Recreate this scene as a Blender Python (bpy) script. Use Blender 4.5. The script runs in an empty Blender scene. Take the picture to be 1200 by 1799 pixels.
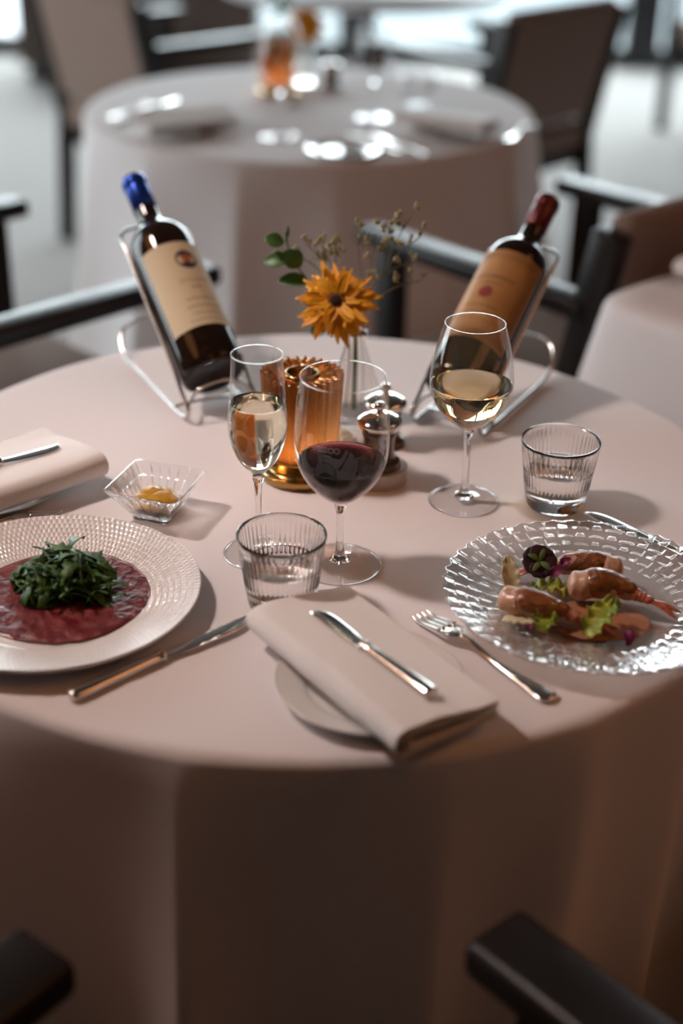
import bpy, bmesh, math, random
from math import sin, cos, pi, radians, sqrt, atan2
from mathutils import Vector, Matrix, noise
random.seed(7)
S = bpy.context.scene
COL = S.collection
T = 0.74                                    # height of the laid table surface

# ------------------------------------------------------------------ camera
cam_d = bpy.data.cameras.new('camera')
cam_d.sensor_fit = 'VERTICAL'
cam_d.sensor_height = 36.0
cam_d.lens = 50.0
cam_d.clip_start = 0.05
cam_d.dof.use_dof = True
cam_d.dof.focus_distance = 1.36
cam_d.dof.aperture_fstop = 1.85
cam = bpy.data.objects.new('camera', cam_d)
COL.objects.link(cam)
PITCH, ROLL = radians(27.9), radians(1.2)
fwd = Vector((0, cos(PITCH), -sin(PITCH))); up0 = Vector((0, sin(PITCH), cos(PITCH))); r0 = Vector((1, 0, 0))
rgt = cos(ROLL) * r0 + sin(ROLL) * up0
upv = -sin(ROLL) * r0 + cos(ROLL) * up0
Mx = Matrix((rgt, upv, -fwd)).transposed().to_4x4()
Mx.translation = Vector((0, 0, T + 0.68))
cam.matrix_world = Mx
S.camera = cam

# ------------------------------------------------------------------ view, world, lights
S.view_settings.view_transform = 'Standard'
S.view_settings.look = 'None'
S.view_settings.gamma = 1.0
S.view_settings.use_curve_mapping = False
S.view_settings.exposure = 0.0
S.cycles.use_denoising = True
S.cycles.max_bounces = 14
S.cycles.transmission_bounces = 12
S.cycles.transparent_max_bounces = 24
S.cycles.glossy_bounces = 5
S.cycles.diffuse_bounces = 3
S.cycles.sample_clamp_indirect = 0.0
S.cycles.caustics_refractive = True
S.cycles.caustics_reflective = True
S.cycles.blur_glossy = 0.6

W = bpy.data.worlds.new('sky')
S.world = W
W.use_nodes = True
bg = W.node_tree.nodes['Background']
bg.inputs[0].default_value = (0.88, 0.95, 1.0, 1)
bg.inputs[1].default_value = 5.2


def area(name, loc, target, sx, sy, power, col, shape='RECTANGLE', portal=False, spread=None):
    d = bpy.data.lights.new(name, 'AREA')
    d.shape = shape; d.size = sx; d.size_y = sy; d.energy = power; d.color = col
    if portal:
        d.cycles.is_portal = True
    if spread:
        d.spread = radians(spread)
    o = bpy.data.objects.new(name, d); COL.objects.link(o)
    o.location = loc
    o.rotation_euler = (Vector(target) - Vector(loc)).to_track_quat('-Z', 'Y').to_euler()
    return o


# daylight: portals in the window openings, and lamp panels outside that add to the sky
area('window_light_back', (0.0, 7.72, 1.35), (0.0, 0.0, 1.35), 7.6, 2.5, 1, (1, 1, 1), portal=True)
area('window_light_side', (-3.15, 3.17, 1.45), (3, 3.17, 1.45), 2.1, 2.2, 1, (1, 1, 1), portal=True)
area('daylight_side', (-3.45, 3.1, 1.75), (0, 2.2, 0.6), 1.9, 2.0, 16, (0.94, 0.96, 1.0))  # added fill lamp outside the side opening
area('daylight_back', (-0.6, 8.3, 1.9), (0, 3.0, 0.3), 6.0, 2.2, 330, (0.90, 0.95, 1.0))
# ceiling downlights over the tables
KEY = area('downlight_beam', (-1.42, 1.52, 2.66), (-0.09, 1.32, T), 0.24, 0.24, 2.55, (1.0, 0.82, 0.76), 'DISK', spread=50)
# ------------------------------------------------------------------ materials
MATS = {}


def nodes(name):
    m = bpy.data.materials.new(name); m.use_nodes = True
    MATS[name] = m
    return m, m.node_tree.nodes, m.node_tree.links


def pr(name, col, rough=0.5, metal=0.0, bump=None, var=None, coat=0.0, sheen=0.0, spec=0.5, sss=0.0, emis=None):
    """Principled with optional noise colour variation var=(colour2, scale) and bump=(scale, strength, distance)."""
    m, N, L = nodes(name)
    b = N['Principled BSDF']
    b.inputs['Base Color'].default_value = (*col, 1)
    b.inputs['Roughness'].default_value = rough
    b.inputs['Metallic'].default_value = metal
    b.inputs['Coat Weight'].default_value = coat
    b.inputs['Sheen Weight'].default_value = sheen
    b.inputs['Specular IOR Level'].default_value = spec
    if sss:
        b.inputs['Subsurface Weight'].default_value = sss
        b.inputs['Subsurface Radius'].default_value = (0.01, 0.004, 0.002)
        b.inputs['Subsurface Scale'].default_value = 0.5
    if emis:
        b.inputs['Emission Color'].default_value = (*emis[0], 1)
        b.inputs['Emission Strength'].default_value = emis[1]
    tc = None
    if var or bump:
        tc = N.new('ShaderNodeTexCoord')
    if var:
        n = N.new('ShaderNodeTexNoise'); n.inputs['Scale'].default_value = var[1]; n.inputs['Detail'].default_value = 4
        r = N.new('ShaderNodeValToRGB')
        r.color_ramp.elements[0].color = (*col, 1); r.color_ramp.elements[1].color = (*var[0], 1)
        r.color_ramp.elements[0].position = 0.38; r.color_ramp.elements[1].position = 0.64
        L.new(tc.outputs['Object'], n.inputs['Vector']); L.new(n.outputs['Fac'], r.inputs['Fac'])
        L.new(r.outputs['Color'], b.inputs['Base Color'])
    if bump:
        n = N.new('ShaderNodeTexNoise'); n.inputs['Scale'].default_value = bump[0]; n.inputs['Detail'].default_value = 3
        k = N.new('ShaderNodeBump'); k.inputs['Strength'].default_value = bump[1]; k.inputs['Distance'].default_value = bump[2]
        L.new(tc.outputs['Object'], n.inputs['Vector']); L.new(n.outputs['Fac'], k.inputs['Height'])
        L.new(k.outputs['Normal'], b.inputs['Normal'])
    return m


def thin_glass(name, tint=(1, 1, 1), ior=1.52, gain=1.0, rough=0.0):
    """A wall too thin to bend light: mostly clear, mirror-like by Fresnel, on both faces."""
    m, N, L = nodes(name)
    N.remove(N['Principled BSDF'])
    out = N['Material Output']
    geo = N.new('ShaderNodeNewGeometry')
    mr = N.new('ShaderNodeMapRange'); mr.inputs['To Min'].default_value = ior; mr.inputs['To Max'].default_value = 1 / ior
    L.new(geo.outputs['Backfacing'], mr.inputs['Value'])
    fr = N.new('ShaderNodeFresnel'); L.new(mr.outputs['Result'], fr.inputs['IOR'])
    ma = N.new('ShaderNodeMath'); ma.operation = 'MULTIPLY'; ma.use_clamp = True; ma.inputs[1].default_value = gain
    L.new(fr.outputs['Fac'], ma.inputs[0])
    tr = N.new('ShaderNodeBsdfTransparent'); tr.inputs['Color'].default_value = (*tint, 1)
    gl = N.new('ShaderNodeBsdfGlossy'); gl.inputs['Roughness'].default_value = rough
    mx = N.new('ShaderNodeMixShader')
    L.new(ma.outputs[0], mx.inputs['Fac']); L.new(tr.outputs[0], mx.inputs[1]); L.new(gl.outputs[0], mx.inputs[2])
    L.new(mx.outputs[0], out.inputs['Surface'])
    return m


def glass(name, col=(1, 1, 1), ior=1.5, rough=0.0, absorb=None):
    m, N, L = nodes(name)
    N.remove(N['Principled BSDF'])
    g = N.new('ShaderNodeBsdfGlass'); g.inputs['Color'].default_value = (*col, 1)
    g.inputs['IOR'].default_value = ior; g.inputs['Roughness'].default_value = rough
    L.new(g.outputs[0], N['Material Output'].inputs['Surface'])
    if absorb:
        v = N.new('ShaderNodeVolumeAbsorption'); v.inputs['Color'].default_value = (*absorb[0], 1); v.inputs['Density'].default_value = absorb[1]
        L.new(v.outputs[0], N['Material Output'].inputs['Volume'])
    return m


CLOTH = pr('white_linen', (0.81, 0.765, 0.765), 0.85, bump=(900, 0.12, 0.0008), sheen=0.15, spec=0.2)
NAPKIN = pr('napkin_linen', (0.86, 0.82, 0.80), 0.85, bump=(700, 0.15, 0.0008), sheen=0.2, spec=0.2)
PORCELAIN = pr('porcelain', (0.82, 0.79, 0.77), 0.18, coat=0.4)
CHINA_MATT = pr('plain_china', (0.80, 0.77, 0.74), 0.25, coat=0.2)
CHROME = pr('polished_chrome', (0.52, 0.50, 0.48), 0.12, 1.0)
SILVER = pr('polished_silver', (0.80, 0.76, 0.72), 0.13, 1.0, bump=(60, 0.05, 0.002))
BRASS = pr('antique_brass', (0.42, 0.26, 0.09), 0.22, 1.0, bump=(40, 0.05, 0.002))
DARKWOOD = pr('black_stained_wood', (0.012, 0.009, 0.008), 0.34, var=((0.018, 0.013, 0.011), 9), coat=0.0, spec=0.3)
FABRIC = pr('taupe_upholstery', (0.225, 0.15, 0.12), 0.9, bump=(450, 0.5, 0.002), var=((0.28, 0.195, 0.16), 180), sheen=0.2, spec=0.2)
DARKFABRIC = FABRIC
BOTTLE = pr('dark_bottle_glass', (0.010, 0.006, 0.004), 0.04, coat=0.0, spec=0.42, var=((0.022, 0.009, 0.005), 160))
CAPBLUE = pr('blue_foil', (0.012, 0.055, 0.36), 0.28, 0.65)
CAPRED = pr('dark_red_foil', (0.11, 0.010, 0.012), 0.35, 0.3)
LABELCREAM = pr('cream_paper', (0.66, 0.54, 0.35), 0.7)
LABELOCHRE = pr('ochre_paper', (0.47, 0.235, 0.075), 0.6, var=((0.40, 0.19, 0.055), 30))
INKDARK = pr('dark_violet_ink', (0.045, 0.025, 0.05), 0.6)
INKORANGE = pr('orange_ink', (0.42, 0.12, 0.02), 0.6)
INKTAN = pr('tan_ink', (0.42, 0.24, 0.11), 0.6)
INKGREY = pr('grey_ink', (0.28, 0.22, 0.15), 0.6)
INKBROWN = pr('brown_ink', (0.22, 0.115, 0.035), 0.6)
INKRED = pr('red_ink', (0.24, 0.022, 0.015), 0.6)
THIN = thin_glass('thin_glass', gain=1.5)
STEM = glass('stem_glass', (0.99, 0.99, 0.99), 1.5)
def slab_glass(name, part):
    """Pressed glass: most of the light goes straight through the near-parallel faces, the rest is bent by the relief."""
    m = thin_glass(name, (0.985, 0.985, 0.98), 1.52, 1.3, 0.02)
    N, L = m.node_tree.nodes, m.node_tree.links
    src = N['Material Output'].inputs['Surface'].links[0].from_socket
    g = N.new('ShaderNodeBsdfGlass'); g.inputs['IOR'].default_value = 1.5; g.inputs['Roughness'].default_value = 0.03
    mx = N.new('ShaderNodeMixShader'); mx.inputs['Fac'].default_value = part
    L.new(src, mx.inputs[1]); L.new(g.outputs[0], mx.inputs[2]); L.new(mx.outputs[0], N['Material Output'].inputs['Surface'])
    return m


PRESSED = slab_glass('pressed_glass', 0.38)
CUTGLASS = slab_glass('cut_glass', 0.68)
CRYSTAL = glass('crystal', (0.99, 0.985, 0.98), 1.52)
WATER = glass('water_clear', (1, 1, 1), 1.33)
REDWINE = glass('red_wine', (0.96, 0.72, 0.74), 1.34, absorb=((0.45, 0.01, 0.04), 330))
WHITEWINE = glass('white_wine', (0.99, 0.96, 0.86), 1.34, absorb=((0.97, 0.80, 0.30), 14))
CHAMPAGNE = glass('sparkling_wine', (0.99, 0.975, 0.93), 1.34, absorb=((0.97, 0.88, 0.60), 10))
MUSTARD = pr('mustard', (0.66, 0.36, 0.035), 0.25, var=((0.55, 0.27, 0.022), 220), coat=0.5, bump=(260, 0.4, 0.002))
ROCKET = pr('rocket_green', (0.026, 0.075, 0.010), 0.45, var=((0.06, 0.13, 0.018), 60), spec=0.35)
BEEF = pr('raw_beef', (0.125, 0.011, 0.014), 0.3, coat=0.5, var=((0.24, 0.05, 0.05), 75), bump=(170, 0.7, 0.003))
PETAL = pr('yellow_petal', (0.86, 0.36, 0.004), 0.5, var=((0.90, 0.45, 0.010), 90), sheen=0.1)
FLOWERCORE = pr('dark_flower_disc', (0.035, 0.012, 0.004), 0.8, bump=(900, 1.0, 0.003))
FLOWERRING = pr('brown_flower_ring', (0.30, 0.10, 0.008), 0.8, bump=(900, 1.0, 0.003))
GREENSTEM = pr('green_stem', (0.10, 0.17, 0.045), 0.5)
LEAF = pr('leaf_green', (0.045, 0.13, 0.025), 0.42, var=((0.07, 0.17, 0.035), 60))
BUD = pr('dry_bud', (0.40, 0.36, 0.20), 0.8)
SPRIG = pr('dry_stem', (0.22, 0.20, 0.12), 0.8)
SHELLRED = pr('prawn_shell', (0.42, 0.075, 0.035), 0.3, coat=0.5, var=((0.58, 0.17, 0.10), 120))
PRAWN = pr('prawn_flesh', (0.66, 0.43, 0.31), 0.35, coat=0.4, var=((0.50, 0.24, 0.12), 60), bump=(220, 0.3, 0.002))
BROWNED = pr('browned_crust', (0.30, 0.095, 0.024), 0.32, coat=0.6, var=((0.15, 0.045, 0.012), 110), bump=(300, 0.6, 0.002))
LETTUCE = pr('lettuce_green', (0.22, 0.33, 0.03), 0.4, var=((0.42, 0.42, 0.06), 55))
ENDIVE = pr('pale_leaf', (0.62, 0.55, 0.34), 0.4)
PANSY = pr('dark_violet_petal', (0.030, 0.005, 0.014), 0.6)
MAGENTA = pr('magenta_petal', (0.16, 0.008, 0.075), 0.5)
SAUCE = pr('thin_jus', (0.42, 0.20, 0.11), 0.12, coat=0.5)
SALT = pr('salt_flakes', (0.85, 0.82, 0.68), 0.5)
CREAMSTONE = pr('cream_ceramic', (0.60, 0.50, 0.43), 0.5)
MILLWOOD = pr('mill_wood', (0.10, 0.045, 0.025), 0.25, coat=0.4)
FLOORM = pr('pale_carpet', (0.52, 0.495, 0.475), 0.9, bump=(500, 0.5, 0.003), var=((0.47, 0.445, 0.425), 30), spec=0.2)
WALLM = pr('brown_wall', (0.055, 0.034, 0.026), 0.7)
DIMFLOOR = pr('dark_brown_carpet', (0.045, 0.032, 0.027), 0.95, bump=(500, 0.5, 0.003), spec=0.1)  # floor colour darkened to hold down bounced light
CEILM = pr('ceiling_paint', (0.07, 0.055, 0.048), 0.9)
FRAMEM = pr('black_window_frame', (0.010, 0.012, 0.014), 0.35)
PANE = thin_glass('window_glass', (0.94, 0.97, 0.97))
DECKM = None
CABM = pr('walnut_cabinet', (0.070, 0.042, 0.030), 0.4, var=((0.10, 0.06, 0.042), 8))
TABLETOPM = pr('white_table_top', (0.75, 0.76, 0.77), 0.3)
PAVING = pr('white_paving', (0.85, 0.86, 0.87), 0.8)
LAMPDISC = pr('lamp_disc', (1, 0.9, 0.8), 0.5, emis=((1.0, 0.86, 0.74), 12.0))


def copper_material():
    m, N, L = nodes('amber_copper')
    b = N['Principled BSDF']
    b.inputs['Base Color'].default_value = (0.40, 0.225, 0.125, 1); b.inputs['Metallic'].default_value = 1.0; b.inputs['Roughness'].default_value = 0.22
    t = N.new('ShaderNodeBsdfTranslucent'); t.inputs['Color'].default_value = (1.0, 0.55, 0.22, 1)
    mx = N.new('ShaderNodeMixShader'); mx.inputs['Fac'].default_value = 0.085
    L.new(b.outputs[0], mx.inputs[1]); L.new(t.outputs[0], mx.inputs[2]); L.new(mx.outputs[0], N['Material Output'].inputs['Surface'])
    return m


def deck_material():
    m, N, L = nodes('grey_deck')
    b = N['Principled BSDF']; b.inputs['Roughness'].default_value = 0.8
    tc = N.new('ShaderNodeTexCoord'); w = N.new('ShaderNodeTexWave'); w.bands_direction = 'Y'; w.inputs['Scale'].default_value = 2.2
    r = N.new('ShaderNodeValToRGB')
    r.color_ramp.elements[0].color = (0.16, 0.18, 0.19, 1); r.color_ramp.elements[1].color = (0.30, 0.33, 0.345, 1)
    r.color_ramp.elements[1].position = 0.25
    L.new(tc.outputs['Object'], w.inputs['Vector']); L.new(w.outputs['Fac'], r.inputs['Fac']); L.new(r.outputs['Color'], b.inputs['Base Color'])
    return m


COPPER = copper_material()
DECKM = deck_material()

# ------------------------------------------------------------------ mesh helpers


def mesh_obj(name, verts, faces, mat, parent=None, smooth=True, loc=None):
    me = bpy.data.meshes.new(name)
    me.from_pydata([tuple(v) for v in verts], [], faces)
    me.validate(); me.update()
    if smooth:
        me.polygons.foreach_set('use_smooth', [True] * len(me.polygons))
    if mat:
        me.materials.append(mat)
    o = bpy.data.objects.new(name, me); COL.objects.link(o)
    if parent:
        o.parent = parent
    if loc:
        o.location = loc
    return o


class MB:
    """Collects vertices and faces for one mesh."""
    def __init__(s):
        s.v = []; s.f = []

    def add(s, vf, M=None):
        k = len(s.v)
        v, f = vf
        s.v += [M @ Vector(p) if M else Vector(p) for p in v]
        s.f += [tuple(i + k for i in q) for q in f]
        return s

    def build(s, name, mat, parent=None, smooth=True):
        return mesh_obj(name, s.v, s.f, mat, parent, smooth)


def lathe(prof, n=64, disp=None):
    v, f, rings = [], [], []
    for j, (r, z) in enumerate(prof):
        if r < 1e-6:
            rings.append([len(v)]); v.append((0, 0, z))
        else:
            ring = []
            for i in range(n):
                a = 2 * pi * i / n
                rr, zz = (r, z) if disp is None else disp(a, r, z, j)
                ring.append(len(v)); v.append((rr * cos(a), rr * sin(a), zz))
            rings.append(ring)
    for A, B in zip(rings, rings[1:]):
        for i in range(n):
            k = (i + 1) % n
            if len(A) == 1 and len(B) == 1:
                continue
            if len(A) == 1:
                f.append((A[0], B[k], B[i]))
            elif len(B) == 1:
                f.append((A[i], A[k], B[0]))
            else:
                f.append((A[i], A[k], B[k], B[i]))
    return v, f


def smooth_prof(pts, k=6):
    """Catmull-Rom through the profile points."""
    out = []
    P = [pts[0]] + list(pts) + [pts[-1]]
    for i in range(1, len(P) - 2):
        for s in range(k):
            t = s / k
            q = []
            for d in range(len(pts[0])):
                p0, p1, p2, p3 = (P[i - 1][d], P[i][d], P[i + 1][d], P[i + 2][d])
                q.append(0.5 * (2 * p1 + (p2 - p0) * t + (2 * p0 - 5 * p1 + 4 * p2 - p3) * t * t + (3 * p1 - p0 - 3 * p2 + p3) * t ** 3))
            out.append(tuple(q))
    out.append(tuple(pts[-1]))
    return out


def tube(pts, r, n=10, closed=False, flat=1.0):
    """Round bar along a path; r a number or one per point."""
    P = [Vector(p) for p in pts]
    m = len(P)
    R = r if isinstance(r, (list, tuple)) else [r] * m
    T_ = []
    for i in range(m):
        a = P[(i - 1) % m] if (closed or i > 0) else P[i]
        b = P[(i + 1) % m] if (closed or i < m - 1) else P[i]
        T_.append((b - a).normalized())
    N0 = T_[0].orthogonal().normalized()
    if abs(T_[0].z) < 0.9:
        N0 = (Vector((0, 0, 1)) - T_[0] * T_[0].z).normalized()
    v, f = [], []
    nrm = N0
    for i in range(m):
        nrm = (nrm - T_[i] * nrm.dot(T_[i])).normalized()
        bi = T_[i].cross(nrm)
        for k in range(n):
            a = 2 * pi * k / n
            v.append(P[i] + (nrm * cos(a) * flat + bi * sin(a)) * R[i])
    for i in range(m if closed else m - 1):
        j = (i + 1) % m
        for k in range(n):
            q = (k + 1) % n
            f.append((i * n + k, i * n + q, j * n + q, j * n + k))
    if not closed:
        f.append(tuple(range(n - 1, -1, -1)))
        f.append(tuple((m - 1) * n + k for k in range(n)))
    return v, f


def loft(path, n=16):
    """path of (centre, half width, half height[, side, up]); side defaults to the horizontal across the path."""
    C = [Vector(p[0]) for p in path]
    v, f = [], []
    m = len(C)
    for i, p in enumerate(path):
        t = (C[min(i + 1, m - 1)] - C[max(i - 1, 0)]).normalized()
        side = Vector(p[3]) if len(p) > 3 else Vector((t.y, -t.x, 0)).normalized()
        up = Vector(p[4]) if len(p) > 4 else side.cross(t).normalized()
        for k in range(n):
            a = 2 * pi * k / n
            v.append(C[i] + side * cos(a) * p[1] + up * sin(a) * p[2])
    for i in range(m - 1):
        for k in range(n):
            q = (k + 1) % n
            f.append((i * n + k, i * n + q, (i + 1) * n + q, (i + 1) * n + k))
    f.append(tuple(range(n - 1, -1, -1)))
    f.append(tuple((m - 1) * n + k for k in range(n)))
    return v, f


def box(sx, sy, sz, c=(0, 0, 0), bev=0.004, seg=2, M=None):
    b = bmesh.new()
    bmesh.ops.create_cube(b, size=1.0)
    for q in b.verts:
        q.co = Vector((q.co.x * sx, q.co.y * sy, q.co.z * sz))
    if bev:
        bmesh.ops.bevel(b, geom=list(b.edges), offset=bev, segments=seg, affect='EDGES', profile=0.5)
    v = [(M @ (q.co + Vector(c))) if M else q.co + Vector(c) for q in b.verts]
    b.verts.index_update()
    f = [tuple(q.index for q in p.verts) for p in b.faces]
    b.free()
    return v, f


def bar(p, q, w, h, bev=0.004, up=(0, 0, 1)):
    """A rectangular bar from p to q, w across, h along up."""
    p, q = Vector(p), Vector(q)
    y = (q - p).normalized()
    u = Vector(up)
    if abs(y.dot(u)) > 0.95:
        u = Vector((0, 1, 0))
    x = y.cross(u).normalized(); z = x.cross(y)
    M = Matrix((x, y, z)).transposed().to_4x4(); M.translation = (p + q) / 2
    return box(w, (q - p).length, h, bev=bev, M=M)


def grid(fn, nu, nv, close_u=False):
    v = [fn(i / (nu if close_u else nu - 1), j / (nv - 1)) for j in range(nv) for i in range(nu)]
    f = []
    for j in range(nv - 1):
        for i in range(nu if close_u else nu - 1):
            k = (i + 1) % nu
            f.append((j * nu + i, j * nu + k, (j + 1) * nu + k, (j + 1) * nu + i))
    return v, f


def blob(rx, ry, rz, c=(0, 0, 0), amp=0.15, sc=3.0, seed=0.0, n=20, M=None):
    v, f = lathe([(0, -1)] + [(sin(pi * k / 12), -cos(pi * k / 12)) for k in range(1, 12)] + [(0, 1)], n)
    out = []
    for p in v:
        p = Vector(p); d = 1 + amp * noise.noise(p * sc + Vector((seed, seed * 2, seed * 3)))
        q = Vector((p.x * rx * d, p.y * ry * d, p.z * rz * d))
        out.append((M @ q if M else q) + Vector(c))
    return out, f


def tag(o, label=None, cat=None, group=None, kind=None):
    if label: o['label'] = label
    if cat: o['category'] = cat
    if group: o['group'] = group
    if kind: o['kind'] = kind
    return o


def thing(name, label, cat, loc=(0, 0, 0), rz=0.0, group=None, M=None):
    o = bpy.data.objects.new(name, None)
    o.empty_display_size = 0.05
    COL.objects.link(o)
    if M is not None:
        o.matrix_world = M
    else:
        o.location = loc; o.rotation_euler = (0, 0, rz)
    return tag(o, label, cat, group)


def dup(root, loc, rz, label=None, group=None):
    r = root.copy(); COL.objects.link(r); r.location = loc; r.rotation_euler = (0, 0, rz)
    if label: r['label'] = label
    if group: r['group'] = group
    for ch in list(root.children):
        c = ch.copy(); COL.objects.link(c); c.parent = r
        for g in ch.children:
            d = g.copy(); COL.objects.link(d); d.parent = c
    return r


def solidify(o, th, off=0.0):
    m = o.modifiers.new('thickness', 'SOLIDIFY'); m.thickness = th; m.offset = off
    return o


def subsurf(o, lv=1):
    m = o.modifiers.new('smooth', 'SUBSURF'); m.levels = lv; m.render_levels = lv
    return o


def struct(o):
    o['kind'] = 'structure'
    return o


# ------------------------------------------------------------------ the room
XL, XR, YB, YF, ZC = -3.2, 3.6, 7.75, -2.4, 2.8
YM = 1.95
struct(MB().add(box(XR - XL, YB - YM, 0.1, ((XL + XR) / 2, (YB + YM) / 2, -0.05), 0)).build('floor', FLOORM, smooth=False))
struct(MB().add(box(XR - XL, YM - YF, 0.1, ((XL + XR) / 2, (YM + YF) / 2, -0.05), 0)).build('floor_dark_carpet', DIMFLOOR, smooth=False))  # near floor darkened to keep bounced light off the hanging cloth
struct(MB().add(box(XR - XL, YB - YF, 0.1, ((XL + XR) / 2, (YB + YF) / 2, ZC + 0.05), 0)).build('ceiling', CEILM, smooth=False))
struct(MB().add(box(0.1, YB - YF, ZC, (XR + 0.05, (YB + YF) / 2, ZC / 2), 0)).build('wall_right', WALLM, smooth=False))
struct(MB().add(box(XR - XL, 0.1, ZC, ((XL + XR) / 2, YF - 0.05, ZC / 2), 0)).build('wall_front', WALLM, smooth=False))
# left wall: solid near the photographer, an added window further on for side light
m = MB()
m.add(box(0.1, 4.5, ZC, (XL - 0.05, YF + 2.25, ZC / 2), 0))
m.add(box(0.1, 7.75, 0.28, (XL - 0.05, 3.875, 0.14), 0))
m.add(box(0.1, 7.75, 0.2, (XL - 0.05, 3.875, ZC - 0.1), 0))
m.add(box(0.1, 3.5, ZC, (XL - 0.05, 6.0, ZC / 2), 0))
struct(m.build('wall_left', WALLM, smooth=False))
for k in range(1):
    y0 = 2.1 + k * 2.15; y1 = y0 + 2.15
    w = MB()
    for yy in (y0 + 0.035, y1 - 0.035):
        w.add(box(0.07, 0.07, 2.32, (XL - 0.05, yy, 1.44), 0.004))
    for zz in (0.32, 2.56):
        w.add(box(0.07, 2.01, 0.07, (XL - 0.05, (y0 + y1) / 2, zz), 0.004))
    fr = struct(w.build('window_%d' % (k + 1), FRAMEM, smooth=False))
    MB().add(box(0.008, 2.01, 2.17, (XL - 0.05, (y0 + y1) / 2, 1.44), 0)).build('pane', PANE, fr, False)
# back wall: floor-to-ceiling glazing in dark frames
xs = [XL, -1.62, 0.02, 1.53, XR]
struct(MB().add(box(XR - XL, 0.1, 0.15, ((XL + XR) / 2, YB + 0.05, ZC - 0.075), 0)).build('wall_back', WALLM, smooth=False))
for k in range(4):
    x0, x1 = xs[k], xs[k + 1]
    w = MB()
    for xx in (x0 + 0.045, x1 - 0.045):
        w.add(box(0.09, 0.08, 2.65, (xx, YB + 0.05, 1.325), 0.004))
    for zz in (0.05, 2.60):
        w.add(box(x1 - x0 - 0.18, 0.08, 0.1, ((x0 + x1) / 2, YB + 0.05, zz), 0.004))
    fr = struct(w.build('window_%d' % (k + 2), FRAMEM, smooth=False))
    MB().add(box(x1 - x0 - 0.18, 0.008, 2.45, ((x0 + x1) / 2, YB + 0.05, 1.325), 0)).build('pane', PANE, fr, False)
# outside
struct(MB().add(box(6.2, 5.0, 0.1, (1.5, YB + 2.65, -0.07), 0)).build('ground_deck', DECKM, smooth=False))
struct(MB().add(box(5.0, 5.0, 0.1, (-4.12, YB + 2.65, -0.06), 0)).build('ground_paving', PAVING, smooth=False))
struct(MB().add(box(5.0, 10.0, 0.1, (-5.82, 2.7, -0.09), 0)).build('ground_side', PAVING, smooth=False))

# ceiling downlight that throws the crisp shadows
dl = thing('ceiling_downlight', 'small round downlight recessed in the ceiling above the table', 'ceiling light', (-1.42, 1.52, ZC))
MB().add(lathe([(0.085, 0.0), (0.12, 0.0), (0.12, -0.012), (0.10, -0.02), (0.085, -0.006)], 32)).build('trim_ring', CHROME, dl)
MB().add(lathe([(0, -0.003), (0.084, -0.003)], 32)).build('diffuser', LAMPDISC, dl)
pl = thing('drum_lamp', 'wide warm drum lamp fixed to the ceiling above the photographer', 'ceiling light', (0.05, -0.05, ZC))
pl.scale = (0.62, 0.62, 1.0)
MB().add(lathe([(0, -0.005), (0.50, -0.005), (0.52, -0.01), (0.52, -0.10), (0.505, -0.115)], 64)).build('drum', BRASS, pl)
MB().add(lathe([(0, -0.112), (0.50, -0.112)], 64)).build('lamp_shade', pr('warm_shade', (0.8, 0.45, 0.2), 0.8, emis=((1.0, 0.38, 0.13), 1.3)), pl)
dup(pl, (2.10, 1.05, ZC), 0, 'wide warm drum lamp fixed to the ceiling beside the wall opposite the windows').scale = (1.7, 1.7, 1.0)  # added glow for orange reflections in the silver, in place of warm-lit walls
dup(pl, (-2.30, 1.20, ZC), 0, 'wide warm drum lamp fixed to the ceiling beside the solid stretch of the window wall').scale = (1.7, 1.7, 1.0)  # second added glow, mirrored in the cutlery as warm wall light

# sideboard under the windows
sb = thing('sideboard', 'dark brown low sideboard against the glazing beyond the far table', 'sideboard', (-1.03, 7.3, 0))
MB().add(box(1.15, 0.42, 0.78, (0, 0, 0.47), 0.01)).build('body', CABM, sb)
MB().add(box(1.08, 0.36, 0.09, (0, 0, 0.045), 0.004)).build('plinth', FRAMEM, sb)
for k in range(2):
    d = MB().add(box(0.54, 0.02, 0.68, (-0.28 + 0.56 * k, -0.22, 0.47), 0.006)).build('door', CABM, sb)
    MB().add(box(0.012, 0.02, 0.14, (-0.03 + 0.06 * k, -0.238, 0.55), 0.003)).build('handle', CHROME, d)


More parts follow.
